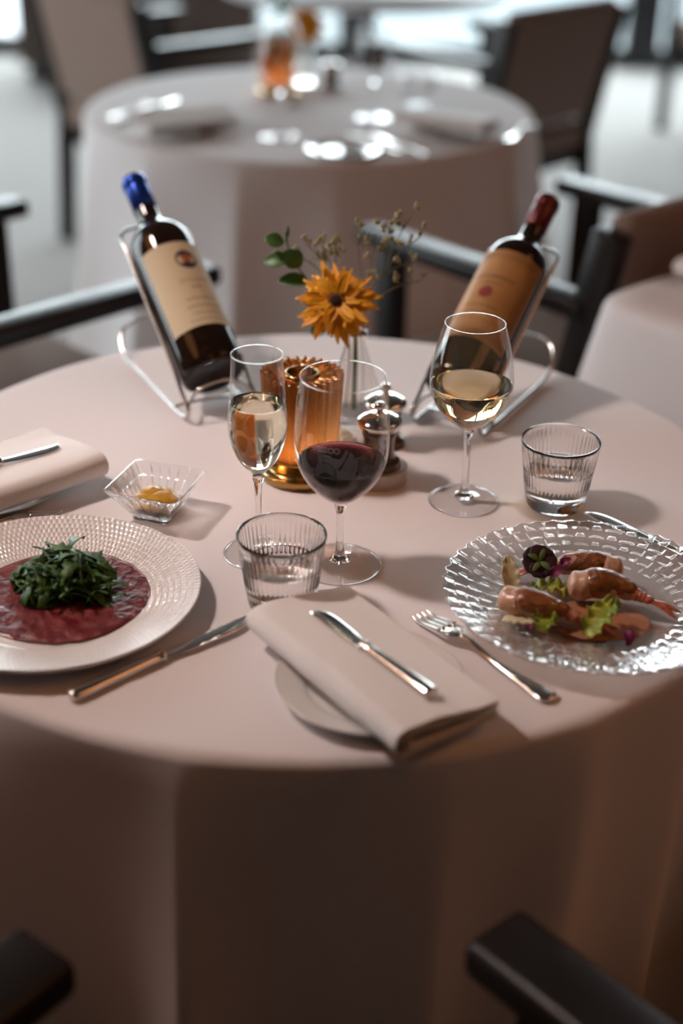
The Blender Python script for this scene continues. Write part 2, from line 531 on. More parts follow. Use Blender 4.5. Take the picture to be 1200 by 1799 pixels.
# ------------------------------------------------------------------ tables and cloths
def round_cloth(name, label, c, R, folds, hem, group=None, seed=0, flare=0.015):
    """Round cloth: flat disc, soft edge, hanging folds; folds = (angle in degrees, width in degrees, depth)."""
    nth = 360
    def fold(a, q=0.0):
        h = 0.0
        for ang, wd, dp, *dr in folds:
            d = (math.degrees(a) - ang - (dr[0] * q if dr else 0.0) + 180) % 360 - 180
            x = d / wd
            h += 1.35 * dp * math.exp(-abs(x) ** 1.2)
        return h
    F = [fold(2 * pi * i / nth) for i in range(nth)]
    mean = sum(F) / nth
    rows = [('t', q) for q in (0.0, 0.25, 0.5, 0.7, 0.85, 0.93, 0.975)]
    e = 0.010
    rows += [('e', q) for q in (0.0, 0.2, 0.4, 0.6, 0.8, 1.0)]
    rows += [('s', q) for q in (0.04, 0.09, 0.15, 0.22, 0.3, 0.4, 0.5, 0.6, 0.7, 0.8, 0.9, 1.0)]
    v, f, rings = [], [], []
    for kind, q in rows:
        if kind == 't' and q == 0:
            rings.append([0]); v.append((0, 0, 0)); continue
        ring = []
        for i in range(nth):
            a = 2 * pi * i / nth
            if kind == 't':
                r = (R - e) * q; z = 0.0
                dd = max(0, q - 0.85) / 0.15
                z = -0.0015 * dd * dd * (1 - min(1, F[i] / 0.05))
            elif kind == 'e':
                r = R - e + e * sin(q * pi / 2); z = -e * (1 - cos(q * pi / 2)) - 0.0015 * (1 - min(1, F[i] / 0.05))
                r += F[i] * 0.05 * q
            else:
                g = q ** 0.72
                ed = R + F[i] * 0.05
                r = ed + (fold(a, q) - mean * 0.75) * g * 1.0 - F[i] * 0.05 * g + flare * q
                z = -e - q * (hem - e)
                r += 0.012 * g * noise.noise(Vector((cos(a) * 2.2 + seed, sin(a) * 2.2, q * 1.3)))
            ring.append(len(v)); v.append((r * cos(a), r * sin(a), z))
        rings.append(ring)
    for A, B in zip(rings, rings[1:]):
        for i in range(nth):
            k = (i + 1) % nth
            if len(A) == 1:
                f.append((A[0], B[i], B[k]))
            else:
                f.append((A[i], B[i], B[k], A[k]))
    o = mesh_obj(name, v, f, CLOTH, loc=c)
    return tag(o, label, 'tablecloth', group)


def pedestal_table(label, c, R, top, group=None, mat=None):
    t = thing('pedestal_table', label, 'table', (c[0], c[1], 0), 0, group)
    MB().add(lathe([(0, top - 0.03), (R - 0.01, top - 0.03), (R, top - 0.024), (R, top - 0.006), (R - 0.006, top), (0, top)], 64)).build('tabletop', mat or DARKWOOD, t)
    MB().add(lathe([(0, 0.02), (0.045, 0.02), (0.04, 0.10), (0.035, 0.4), (0.05, top - 0.03), (0, top - 0.03)], 24)).build('pedestal', DARKWOOD, t)
    MB().add(lathe([(0, 0), (0.27, 0), (0.27, 0.012), (0.10, 0.03), (0, 0.03)], 48)).build('foot', DARKWOOD, t)
    return t


MC = (-0.03, 1.335)
pedestal_table('round pedestal table hidden beneath the laid front tablecloth', MC, 0.435, T - 0.004)
round_cloth('tablecloth', 'white cloth draped to the floor over the laid table with the two tilted bottles', (MC[0], MC[1], T), 0.461,
            [(-101, 6, 0.055), (-75, 5, 0.030, -3), (-59, 4.5, 0.06, -12), (-44, 5, 0.045, -10), (-126, 8, 0.08, 4), (-150, 9, 0.06), (-10, 9, 0.06),
             (-25, 6, 0.05), (25, 9, 0.06), (62, 9, 0.06), (95, 9, 0.05), (130, 9, 0.06), (165, 9, 0.06)], 0.69)
BC = (-0.09, 3.18)
pedestal_table('round pedestal table hidden beneath the cloth of the set table behind', BC, 0.47, T - 0.004)
round_cloth('tablecloth', 'white cloth hanging in soft folds from the out-of-focus round table behind the bottles', (BC[0], BC[1], T), 0.49,
            [(-152, 8, 0.05), (-128, 8, 0.05), (-104, 7, 0.045), (-82, 8, 0.05), (-58, 8, 0.055), (-33, 8, 0.05), (-5, 8, 0.05), (30, 9, 0.05),
             (70, 9, 0.05), (110, 9, 0.05), (150, 9, 0.05)], 0.66, seed=5, flare=0.075)
pedestal_table('bare white-topped round table with dark foot close to the glazing', (0.04, 5.20), 0.50, T, mat=TABLETOPM)

# square table at the side
A1 = math.atan2(0.652, 0.758)
RTC = Vector((0.351, 1.967, 0)) + 0.4 * Vector((0.758, 0.652, 0)) + 0.4 * Vector((0.652, -0.758, 0))
rt = thing('square_table', 'square table hidden beneath the cloth at the edge beside the red-capped bottle', 'table', (RTC.x, RTC.y, 0), A1)
MB().add(box(0.73, 0.73, 0.03, (0, 0, T - 0.021), 0.004)).build('tabletop', DARKWOOD, rt)
MB().add(lathe([(0, 0.02), (0.045, 0.02), (0.04, 0.4), (0.05, T - 0.03), (0, T - 0.03)], 24)).build('pedestal', DARKWOOD, rt)
MB().add(lathe([(0, 0), (0.27, 0), (0.27, 0.012), (0.10, 0.03), (0, 0.03)], 48)).build('foot', DARKWOOD, rt)


def square_cloth():
    v, f = [], []
    n = 240
    def sq(a, h, p):
        c, s = cos(a), sin(a)
        k = (abs(c) ** p + abs(s) ** p) ** (-1 / p)
        return h * k * c, h * k * s
    rings = [[0]]; v.append((0, 0, 0))
    for hq, z, p in [(0.2, 0, 14), (0.36, 0, 14), (0.392, -0.001, 14), (0.40, -0.006, 14), (0.404, -0.016, 14)]:
        ring = []
        for i in range(n):
            x, y = sq(2 * pi * i / n, hq, p); ring.append(len(v)); v.append((x, y, z))
        rings.append(ring)
    for q in (0.06, 0.15, 0.3, 0.5, 0.75, 1.0):
        ring = []
        for i in range(n):
            a = 2 * pi * i / n
            x, y = sq(a, 0.404, 14)
            cd = max(0.0, abs(sin(2 * a)) - 0.75) / 0.25
            k = 1 + q * (0.07 + 0.16 * cd + 0.03 * sin(9 * a))
            ring.append(len(v)); v.append((x * k, y * k, -0.016 - 0.6 * q))
        rings.append(ring)
    for A, B in zip(rings, rings[1:]):
        for i in range(n):
            k = (i + 1) % n
            f.append((A[0], B[i], B[k]) if len(A) == 1 else (A[i], B[i], B[k], A[k]))
    o = mesh_obj('tablecloth', v, f, CLOTH, loc=(RTC.x, RTC.y, T))
    o.rotation_euler.z = A1
    return tag(o, 'white cloth with a sharp corner on the square table beside the red-capped bottle', 'tablecloth')


square_cloth()


# ------------------------------------------------------------------ chairs
def armchair(label, loc, rz, group=None, back=True):
    t = thing('armchair', label, 'chair', loc, rz, group)
    # faces +y
    MB().add(box(0.48, 0.47, 0.09, (0, 0.0, 0.415), 0.03, 4)).build('seat', FABRIC, t)
    for yy in (-0.20, 0.19):
        MB().add(bar((-0.24, yy, 0.345), (0.24, yy, 0.345), 0.03, 0.05)).build('seat_rail', DARKWOOD, t)
    for sx in (-1, 1):
        MB().add(bar((sx * 0.265, 0.19, 0), (sx * 0.265, 0.19, 0.66), 0.04, 0.05)).build('leg', DARKWOOD, t)
        MB().add(bar((sx * 0.26, -0.24, 0), (sx * 0.262, -0.21, 0.42), 0.042, 0.045)).add(bar((sx * 0.262, -0.21, 0.41), (sx * 0.265, -0.29, 0.80), 0.042, 0.05)).build('leg', DARKWOOD, t)
        MB().add(bar((sx * 0.265, 0.26, 0.672), (sx * 0.265, -0.26, 0.672), 0.06, 0.032, 0.008)).build('armrest', DARKWOOD, t)
    if back:
        M = Matrix.Translation((0, -0.25, 0.645)) @ Matrix.Rotation(radians(13), 4, 'X')
        MB().add(box(0.49, 0.055, 0.36, (0, 0, 0), 0.022, 4, M)).build('backrest', FABRIC, t)
    else:
        MB().add(bar((-0.28, -0.33, 0.765), (0.28, -0.33, 0.765), 0.03, 0.06, 0.008)).build('top_rail', DARKWOOD, t)
    return t


def face(dx, dy):
    return atan2(-dx, dy)


def at(o, f, q):                # a world point from a chair origin, its facing and local coordinates
    f = Vector((f[0], f[1], 0)).normalized(); r = Vector((f.y, -f.x, 0))
    return Vector((o[0], o[1], 0)) + r * q[0] + f * q[1]


CH = 'taupe armchairs with black wooden frames'
ch = armchair('taupe armchair with black arms in front of the blue-capped bottle, facing the set table behind', (-0.594, 2.24, 0), face(0.68, 0.73), CH)
dup(ch, (0.405, 2.475, 0), face(-0.66, 0.75), 'taupe armchair with light-catching black arm just behind the red-capped bottle', CH)
dup(ch, (-0.57, 4.55, 0), face(0.72, 0.69), 'taupe armchair by the glazing, beside the brown sideboard', CH)
dup(ch, (0.395, 4.42, 0), face(-0.72, 0.69), 'taupe armchair by the glazing, across the white-topped table from the sideboard', CH)
dup(ch, (0.484, 0.742, 0), face(-0.66, 0.75), 'dark armchair at the table edge below the shellfish plate', CH)
dup(ch, (-0.566, 0.686, 0), face(0.60, 0.80), 'dark armchair at the table edge below the beef plate, mostly cut off', CH)
dup(ch, (1.68, 6.25, 0), face(-0.3, 0.95), 'taupe armchair standing alone on the pale carpet far beyond the square table', CH)


# ------------------------------------------------------------------ glassware
def wine_glass(name, label, loc, bowl, stem_r, foot_r, group=None, liquid=None, lname='wine', lmat=None, n=72, mark=False):
    """bowl: (r, z) from the bottom of the bowl to the rim; liquid: fill height."""
    t = thing(name, label, 'glass', loc, 0, group)
    zb = bowl[0][1]
    prof = smooth_prof([(0.0, zb - 0.0005)] + bowl, 6)
    prof = [(max(r, 0), z) for r, z in prof]
    MB().add(lathe(prof, n)).build('bowl', THIN, t)
    rim_r, rim_z = bowl[-1]
    MB().add(tube([(rim_r * cos(2 * pi * k / n), rim_r * sin(2 * pi * k / n), rim_z) for k in range(n)], 0.00042, 6, True)).build('rim', STEM, t)
    fp = smooth_prof([(0.0, 0.0006), (foot_r * 0.97, 0.0006), (foot_r, 0.0013), (foot_r * 0.97, 0.0020), (foot_r * 0.55, 0.0032), (0.0100, 0.0056)], 4)
    MB().add(lathe([(max(r, 0), z) for r, z in fp], n)).build('foot', THIN, t)
    MB().add(tube([(foot_r * cos(2 * pi * k / n), foot_r * sin(2 * pi * k / n), 0.0013) for k in range(n)], 0.0009, 6, True)).build('foot_rim', STEM, t)
    sp = smooth_prof([(0.0, 0.0030), (0.0095, 0.0052), (0.0085, 0.0075), (0.0055, 0.012), (stem_r, 0.022), (stem_r * 0.95, zb * 0.6), (stem_r * 1.15, zb - 0.010), (bowl[0][0] * 1.3 + 0.002, zb - 0.001), (bowl[0][0], zb + 0.0006), (0.0, zb - 0.0006)], 5)
    MB().add(lathe([(max(r, 0), z) for r, z in sp], n)).build('stem', STEM, t)
    if liquid:
        inner = [(max(r - 0.0006, 0), z) for r, z in prof if z < liquid]
        def rad(z):
            for (r1, z1), (r2, z2) in zip(prof, prof[1:]):
                if z1 <= z <= z2 and z2 > z1:
                    return r1 + (r2 - r1) * (z - z1) / (z2 - z1)
            return prof[-1][0]
        rl = rad(liquid)
        lp = [(0, zb + 0.0008)] + [(r, z) for r, z in inner if z > zb + 0.001] + [(rl - 0.0009, liquid - 0.0004), (rl - 0.0006, liquid + 0.0006), (rl - 0.0018, liquid), (rl - 0.0026, liquid), (rl * 0.6, liquid), (rl * 0.2, liquid), (0, liquid)]
        MB().add(lathe(lp, n)).build(lname, lmat, t)
    if mark:
        mk = MB()
        def onbowl(a, z):
            q = bowl_r(prof, z) + 0.0003
            return (q * cos(a), q * sin(a), z)
        a0 = radians(-118)
        def line(pts):
            mk.add(tube([onbowl(a0 + x / 0.0425, z) for x, z in pts], 0.00016, 5))
        zc = 0.138
        line([(0, zc), (0.008, zc), (0.008, zc + 0.0045), (0, zc + 0.0045), (0, zc)])
        for k in range(3):
            line([(0.0012 + k * 0.0022, zc + 0.001), (0.0020 + k * 0.0022, zc + 0.0035), (0.0028 + k * 0.0022, zc + 0.001)])
        line([(0.0115 + 0.0023 * cos(q * pi / 6), zc + 0.0022 + 0.0023 * sin(q * pi / 6)) for q in range(13)])
        line([(0.0165 + 0.0023 * cos(q * pi / 6), zc + 0.0022 + 0.0023 * sin(q * pi / 6)) for q in range(13)])
        for k in range(4):
            line([(0.004 + k * 0.002, zc - 0.0035), (0.0055 + k * 0.002, zc - 0.0035)])
        mk.build('engraved_mark', INKETCH, t)
    return t


def bowl_r(prof, z):
    for (r1, z1), (r2, z2) in zip(prof, prof[1:]):
        if z1 <= z <= z2 and z2 > z1:
            return r1 + (r2 - r1) * (z - z1) / (z2 - z1)
    return prof[-1][0]


INKETCH = pr('etched_glass', (0.75, 0.75, 0.75), 0.6)
wine_glass('champagne_flute', 'tall flute of pale sparkling wine standing in front of the copper lantern', (-0.079, 1.1955, T),
           [(0.0030, 0.084), (0.0085, 0.090), (0.0175, 0.100), (0.0240, 0.114), (0.0272, 0.130), (0.0275, 0.142), (0.0258, 0.165), (0.0240, 0.192), (0.0235, 0.206)],
           0.0033, 0.0335, liquid=0.1575, lname='sparkling_wine', lmat=CHAMPAGNE)
wine_glass('red_wine_glass', 'large stemmed glass of dark red wine beside the folded napkin in the middle', (-0.001, 1.177, T),
           [(0.0030, 0.067), (0.0120, 0.071), (0.0250, 0.082), (0.0350, 0.095), (0.0412, 0.110), (0.0436, 0.130), (0.0430, 0.152), (0.0412, 0.174), (0.0386, 0.194)],
           0.0036, 0.0388, liquid=0.110, lname='red_wine', lmat=REDWINE, mark=True)
wine_glass('white_wine_glass', 'stemmed glass of golden white wine in front of the red-capped bottle', (0.127, 1.3147, T),
           [(0.0030, 0.081), (0.0100, 0.085), (0.0200, 0.093), (0.0325, 0.106), (0.0400, 0.122), (0.0420, 0.135), (0.0402, 0.152), (0.0355, 0.176), (0.0297, 0.196)],
           0.0036, 0.0358, liquid=0.131, lname='white_wine', lmat=WHITEWINE)


def tumbler(label, loc, group=None, rot=0.0):
    t = thing('water_tumbler', label, 'glass', loc, rot, group)
    n, ribs = 288, 48
    H, rb, rt_ = 0.0735, 0.0300, 0.0405
    def ro(z):
        return rb + (rt_ - rb) * (z / H) ** 0.9
    outer = [(0, 0.0012), (rb * 0.80, 0.0010), (rb * 0.95, 0.0)] + [(ro(z) - (0.0012 if z < 0.003 else 0), z) for z in (0.0012, 0.004, 0.009, 0.015, 0.021, 0.025, 0.0265, 0.028, 0.030, 0.036, 0.042, 0.048, 0.054, 0.060, 0.064, 0.067, 0.070, 0.0725)]
    inner = [(rt_ - 0.0004, H), (rt_ - 0.0014, H)] + [(ro(z) - 0.0022, z) for z in (0.070, 0.064, 0.056, 0.048, 0.040, 0.032, 0.024, 0.017)] + [(ro(0.013) - 0.005, 0.0135), (0.012, 0.0118), (0, 0.0115)]
    no = len(outer)
    def disp(a, r, z, j):
        if j < no and 0.0255 < z < 0.0695:
            w = min(1, (z - 0.0255) / 0.003, (0.0695 - z) / 0.004)
            return r - w * 0.0011 * (1 - abs(cos(a * ribs / 2)) ** 0.7), z
        return r, z
    MB().add(lathe(outer + inner, n, disp)).build('glass_wall', CRYSTAL, t)
    wl_ = 0.043
    wp = [(0, 0.0112), (0.012, 0.0115), (ro(0.013) - 0.0047, 0.0132)] + [(ro(z) - 0.0017, z) for z in (0.017, 0.024, 0.032, 0.038, wl_ - 0.0004)] + [(ro(wl_) - 0.0019, wl_), (ro(wl_) - 0.0028, wl_), (0.02, wl_), (0.006, wl_), (0, wl_)]
    MB().add(lathe(wp, 96)).build('water', WATER, t)
    return t


tumbler('ribbed water tumbler between the folded napkin and the flute', (-0.0525, 1.1024, T))
tumbler('ribbed water tumbler standing behind the glass plate of shellfish', (0.2215, 1.3125, T), rot=0.05)


# ------------------------------------------------------------------ plates
def weave_plate(name, label, loc, mat, R, zr, well, mode):
    t = thing(name, label, 'plate', loc)
    nth = 960 if mode == 'brick' else 768
    top, s = [], []
    N1 = 64
    for k in range(N1 + 1):
        q = k / N1
        r = well + (R - well) * q
        top.append((r, 0.0065 + (zr - 0.0065) * (q ** 1.15)))
    prof_top = [(0, 0.006), (well * 0.5, 0.006), (well * 0.93, 0.006)] + top
    under = [(R - 0.0006, zr - 0.0022)] + [(r - 0.002, z - 0.0045) for r, z in reversed(top[::3])] + [(well * 0.9, 0.0008), (0, 0.0008)]
    k0 = 3
    def disp(a, r, z, j):
        if j < k0 or j > k0 + N1:
            if mode == 'weave' and j > k0 + N1 + 1 and r > well + 0.004:
                return r, z - 0.0
            return r, z
        q = (j - k0) / N1
        if mode == 'brick':
            rows = 9; v = q * rows; jv = int(min(v, rows - 1e-6)); fv = v - jv
            if q > 0.985: return r, z
            cnt = 150
            u = a / (2 * pi) * cnt + 0.5 * (jv % 2); fu = u - math.floor(u)
            h = 0.00095 * (1 - (2 * fu - 1) ** 2) * min(1, (1 - fv) * 6, fv * 5 + 0.15)
            return r, z + h
        rows = 5; v = q * rows; jv = int(min(v, rows - 1e-6)); fv = v - jv
        cnt = 48
        u = a / (2 * pi) * cnt; iu = int(u) % cnt; fu = u - math.floor(u)
        def plateau(t, k):
            return min(1.0, min(t, 1 - t) * k)
        if (iu + jv) % 2:           # strip running round the rim, bowed in its middle
            h = 0.0010 * plateau(fv, 7) * (0.35 + 0.65 * sin(pi * fu))
        else:                       # strip running outwards
            f2 = min(1.0, max(0.0, (fu - 0.14) / 0.72))
            h = 0.0010 * plateau(f2, 6) * (0.35 + 0.65 * sin(pi * fv))
        edge = 1.0
        rr = r + (0.0016 * q ** 6 * cos(a * cnt))
        return rr, z + h
    MB().add(lathe(prof_top + under, nth, disp)).build('dish', mat, t)
    return t


PL = (-0.260, 1.093)
GP = (0.226, 1.103)
weave_plate('dinner_plate', 'white ribbed-rim porcelain plate holding the sliced raw beef', (PL[0], PL[1], T), PORCELAIN, 0.135, 0.0205, 0.083, 'brick')
weave_plate('glass_plate', 'clear glass plate with basket-weave rim holding the shellfish', (GP[0], GP[1], T), PRESSED, 0.132, 0.022, 0.080, 'weave')


def bread_plate(label, loc, r=0.078, group='bread plates'):
    t = thing('bread_plate', label, 'plate', loc, 0, None)
    p = smooth_prof([(0, 0.0035), (r * 0.60, 0.0035), (r * 0.70, 0.0055), (r * 0.97, 0.0115), (r, 0.0125), (r * 0.985, 0.0105), (r * 0.70, 0.0025), (r * 0.6, 0.0005), (0, 0.0005)], 4)
    MB().add(lathe(p, 72)).build('dish', CHINA_MATT, t)
    return t


bread_plate('small plain white plate under the folded napkin in the middle', (0.026, 0.972, T))
bread_plate('small plain white plate under the folded napkin beside the crystal bowl', (-0.368, 1.315, T))


# ------------------------------------------------------------------ napkins
def napkin(label, loc, rz, w, L, z0=0.0125, group=None, droop=0.0, hl=0.0125, hr=0.0075):
    """A folded linen napkin: thick soft fold along local -x, loose layers along +x, long axis y."""
    o = MB()
    def sheet(u0, u1, zb, rl, rr, seed):
        prof = []
        for k in range(12):
            q = k / 11; prof.append((u1 + (u0 + rl - u1) * q, zb))
        for k in range(1, 12):
            a = -pi / 2 - pi * k / 12
            prof.append((u0 + rl + rl * cos(a), zb + rl + rl * sin(a)))
        for k in range(16):
            q = k / 15; s = q * q * (3 - 2 * q)
            prof.append((u0 + rl + (u1 - 0.001 - u0 - rl) * q, zb + 2 * (rl + (rr - rl) * s)))
        nv = 36
        V = []
        for j in range(nv):
            y = (j / (nv - 1) - 0.5) * L
            for (u, z) in prof:
                d = noise.noise(Vector((u * 14 + seed, y * 11, z * 40)))
                zz = z + 0.0016 * d * min(1.0, z / 0.006) + 0.0018 * noise.noise(Vector((u * 45 + seed, y * 30, 4))) * (1 if z > zb + 0.004 else 0) * min(1, max(0, (abs(y) / L - 0.25) * 4))
                V.append((u + 0.0015 * noise.noise(Vector((y * 20, seed, 1))), y, zz))
        m_ = len(prof)
        Fc = [(j * m_ + i, j * m_ + i + 1, (j + 1) * m_ + i + 1, (j + 1) * m_ + i) for j in range(nv - 1) for i in range(m_ - 1)]
        o.add((V, Fc))
    sheet(-w / 2, w / 2, 0.001, hl, hr, 0.0)
    sheet(-w / 2 + 0.006, w / 2 - 0.002, 0.0035, hl * 0.74, hr * 0.70, 3.0)
    sheet(-w / 2 + 0.012, w / 2 - 0.001, 0.006, hl * 0.46, hr * 0.38, 7.0)
    ob = o.build('napkin', NAPKIN)
    solidify(ob, 0.0013, 0.0)
    subsurf(ob, 1)
    ob.location = (loc[0], loc[1], T + z0); ob.rotation_euler.z = rz
    return tag(ob, label, 'napkin', group)


napkin('folded white napkin in the middle carrying a silver butter knife', (0.0255, 0.976), radians(35.9), 0.106, 0.212)
napkin('folded white napkin beside the crystal bowl carrying a butter knife', (-0.362, 1.294), radians(-46.0), 0.122, 0.215)
for o in list(bpy.data.objects):
    if o.name == 'napkin.001':
        o.scale.x = -1


# ------------------------------------------------------------------ cutlery (local +x from handle end to tip)
def knife(name, label, loc, rz, L, blade_frac=0.5, tilt=0.0, bw=0.0105, group=None):
    t = thing(name, label, 'knife', loc, rz, group)
    if tilt:
        t.rotation_euler = (0, tilt, rz)
    hx = L * (1 - blade_frac)
    P_ = []
    for q, w, h in [(0, 0.0035, 0.0028), (0.012, 0.0066, 0.0042), (0.05, 0.0074, 0.0046), (0.2, 0.0074, 0.0046), (0.45, 0.0066, 0.0044), (0.75, 0.0056, 0.0042), (0.93, 0.0052, 0.0042), (0.96, 0.0066, 0.0050), (0.99, 0.0066, 0.0050), (1.0, 0.005, 0.003)]:
        P_.append(((hx * q, 0, 0.0048), w, h))
    MB().add(loft(smooth_path(P_), 16)).build('handle', SILVER, t)
    B = []
    for q, w, off in [(-0.03, 0.0042, 0), (0.05, 0.0058, 0.0), (0.2, bw * 0.66, -0.0012), (0.45, bw * 0.76, -0.002), (0.7, bw * 0.80, -0.0026), (0.86, bw * 0.72, -0.0018), (0.95, bw * 0.48, 0.0006), (0.99, bw * 0.2, 0.003), (1.0, 0.0006, 0.004)]:
        B.append(((hx + (L - hx) * q, off, 0.0042), w, 0.0009))
    MB().add(loft(smooth_path(B), 12)).build('blade', SILVER, t)
    return t


def smooth_path(P_, k=4):
    q = smooth_prof([(*p[0], p[1], p[2]) for p in P_], k)
    return [((a, b, c), max(w, 1e-4), max(h, 1e-4)) for a, b, c, w, h in q]


def fork(name, label, loc, rz, L, group=None):
    t = thing(name, label, 'fork', loc, rz, group)
    zf = lambda x: 0.0035 + 0.010 * math.exp(-((x / L - 0.66) / 0.16) ** 2) * 0.8
    P_ = []
    for q, w, h in [(0, 0.003, 0.0016), (0.015, 0.0085, 0.0024), (0.06, 0.0098, 0.0026), (0.15, 0.0080, 0.0026), (0.3, 0.0052, 0.0026), (0.45, 0.0036, 0.0026), (0.58, 0.0034, 0.0026), (0.66, 0.0045, 0.0024)]:
        P_.append(((L * q, 0, zf(L * q)), w, h))
    MB().add(loft(smooth_path(P_), 14)).build('handle', SILVER, t)
    H_ = MB()
    P_ = []
    for q, w, h in [(0.645, 0.0036, 0.0022), (0.68, 0.0080, 0.0017), (0.72, 0.0112, 0.0013), (0.76, 0.0118, 0.0012), (0.79, 0.0116, 0.0011)]:
        P_.append(((L * q, 0, zf(L * q)), w, h))
    H_.add(loft(smooth_path(P_), 14))
    for k in range(4):
        y = -0.0093 + 0.0062 * k
        tp = []
        for q, w in [(0.775, 0.0021), (0.85, 0.0019), (0.92, 0.0017), (0.97, 0.0013), (1.0, 0.0004)]:
            z = zf(L * 0.775) * (1 - (q - 0.775) / 0.225) + 0.0022 + 0.004 * max(0, (q - 0.9) / 0.1) ** 2
            tp.append(((L * q, y * (1 - 0.08 * (q - 0.775) / 0.225), z), w, 0.0009))
        H_.add(loft(smooth_path(tp), 8))
    H_.build('tines', SILVER, t)
    return t


def ang(p, q):
    return atan2(q[1] - p[1], q[0] - p[0])


a, b = (-0.217, 0.946), (-0.081, 1.072)
knife('dinner_knife', 'silver dinner knife lying between the beef plate and the napkin', (a[0], a[1], T), ang(a, b), 0.186)
a, b = (0.378, 1.152), (0.250, 1.287)
knife('dinner_knife', 'silver dinner knife half hidden behind the glass plate rim', (a[0], a[1], T), ang(a, b), 0.186)
a, b = (0.176, 0.958), (0.071, 1.083)
fork('dinner_fork', 'silver fork lying between the napkin and the glass plate', (a[0], a[1], T), ang(a, b), 0.163)
a, b = (-0.415, 1.195), (-0.280, 1.254)
fork('dinner_fork', 'silver fork mostly hidden behind the beef plate, tines showing', (a[0], a[1], T), ang(a, b), 0.150)
a, b = (0.074, 0.911), (-0.022, 1.030)
knife('butter_knife', 'silver butter knife lying on the middle napkin', (a[0], a[1], T + 0.0345), ang(a, b), 0.153, 0.44, bw=0.0095)
a, b = (-0.405, 1.262), (-0.298, 1.346)
knife('butter_knife', 'silver butter knife with gleaming blade on the napkin beside the crystal bowl', (a[0], a[1], T + 0.0345), ang(a, b), 0.137, 0.48, bw=0.0095)


# ------------------------------------------------------------------ crystal sauce bowl
def crystal_bowl(loc, rz):
    t = thing('crystal_bowl', 'small square cut-crystal bowl with flared sides holding yellow sauce', 'bowl', loc, rz)
    n = 224
    def ring(h, z, p, flute):
        R_ = []
        for i in range(n):
            a = 2 * pi * (i + 0.5) / n
            c, s = cos(a), sin(a)
            k = (abs(c) ** p + abs(s) ** p) ** (-1 / p)
            x, y = h * k * c, h * k * s
            if flute:
                w = (y if abs(x) > abs(y) else x) / h
                d = 1 - flute * (1 - abs(sin(w * 3.5 * pi)) ** 0.6)
                x *= d; y *= d
            R_.append((x, y, z))
        return R_
    rows = [ring(0.0185, 0, 8, 0), ring(0.0200, 0.0015, 9, 0), ring(0.0205, 0.004, 9, 0.03), ring(0.0250, 0.012, 10, 0.05), ring(0.0278, 0.0165, 10, 0.012), ring(0.0281, 0.0172, 10, 0.05), ring(0.0325, 0.0245, 11, 0.05), ring(0.0332, 0.0252, 11, 0.012), ring(0.0372, 0.032, 12, 0.05),
            ring(0.0398, 0.0362, 14, 0.02), ring(0.0402, 0.0372, 14, 0), ring(0.0390, 0.0375, 14, 0), ring(0.0350, 0.032, 12, 0), ring(0.0288, 0.022, 11, 0), ring(0.0225, 0.012, 10, 0), ring(0.0165, 0.0055, 8, 0), ring(0.006, 0.005, 4, 0)]
    v = [p for r in rows for p in r]; f = []
    m_ = len(rows)
    for j in range(m_ - 1):
        for i in range(n):
            k = (i + 1) % n
            f.append((j * n + i, j * n + k, (j + 1) * n + k, (j + 1) * n + i))
    f.append(tuple(range(n - 1, -1, -1))); f.append(tuple((m_ - 1) * n + i for i in range(n)))
    mesh_obj('dish', v, f, CUTGLASS, t, smooth=False)
    return t


CB = (-0.187, 1.272)
crystal_bowl((CB[0], CB[1], T), radians(-17.5))
mu = MB()
mu.add(blob(0.0235, 0.0225, 0.0085, (0.001, 0.0, 0.0165), 0.10, 2.0, 3, 32))
mu.add(blob(0.0125, 0.012, 0.0035, (-0.006, 0.004, 0.0222), 0.15, 2.0, 9, 24))
o = mu.build('mustard_sauce', MUSTARD); o.location = (CB[0], CB[1], T); o.rotation_euler.z = radians(-17.5)
tag(o, 'spoonful of yellow mustard sauce in the square crystal bowl', 'sauce')


# ------------------------------------------------------------------ raw beef and rocket
def carpaccio():
    def fn(u, v):
        a = 2 * pi * u
        R_ = 0.079 * (1 + 0.035 * noise.noise(Vector((cos(a) * 1.6, sin(a) * 1.6, 3))) + 0.02 * noise.noise(Vector((cos(a) * 6, sin(a) * 6, 8))))
        r = R_ * v
        x, y = r * cos(a), r * sin(a)
        z = 0.0012 + 0.0016 * abs(noise.noise(Vector((x * 40, y * 40, 2)))) + 0.0008 * noise.noise(Vector((x * 120, y * 120, 5)))
        k = (x * 0.7 + y * 0.7) * 38
        z += 0.0009 * (k - math.floor(k))
        if v > 0.96: z *= 0.4
        return (x, y, z)
    v, f = grid(fn, 128, 40, True)
    o = mesh_obj('beef_carpaccio', v, f, BEEF, loc=(PL[0] + 0.010, PL[1] + 0.006, T + 0.0062))
    solidify(o, 0.0012, -1)
    return tag(o, 'thin overlapping slices of raw red beef spread on the white plate', 'meat')


carpaccio()


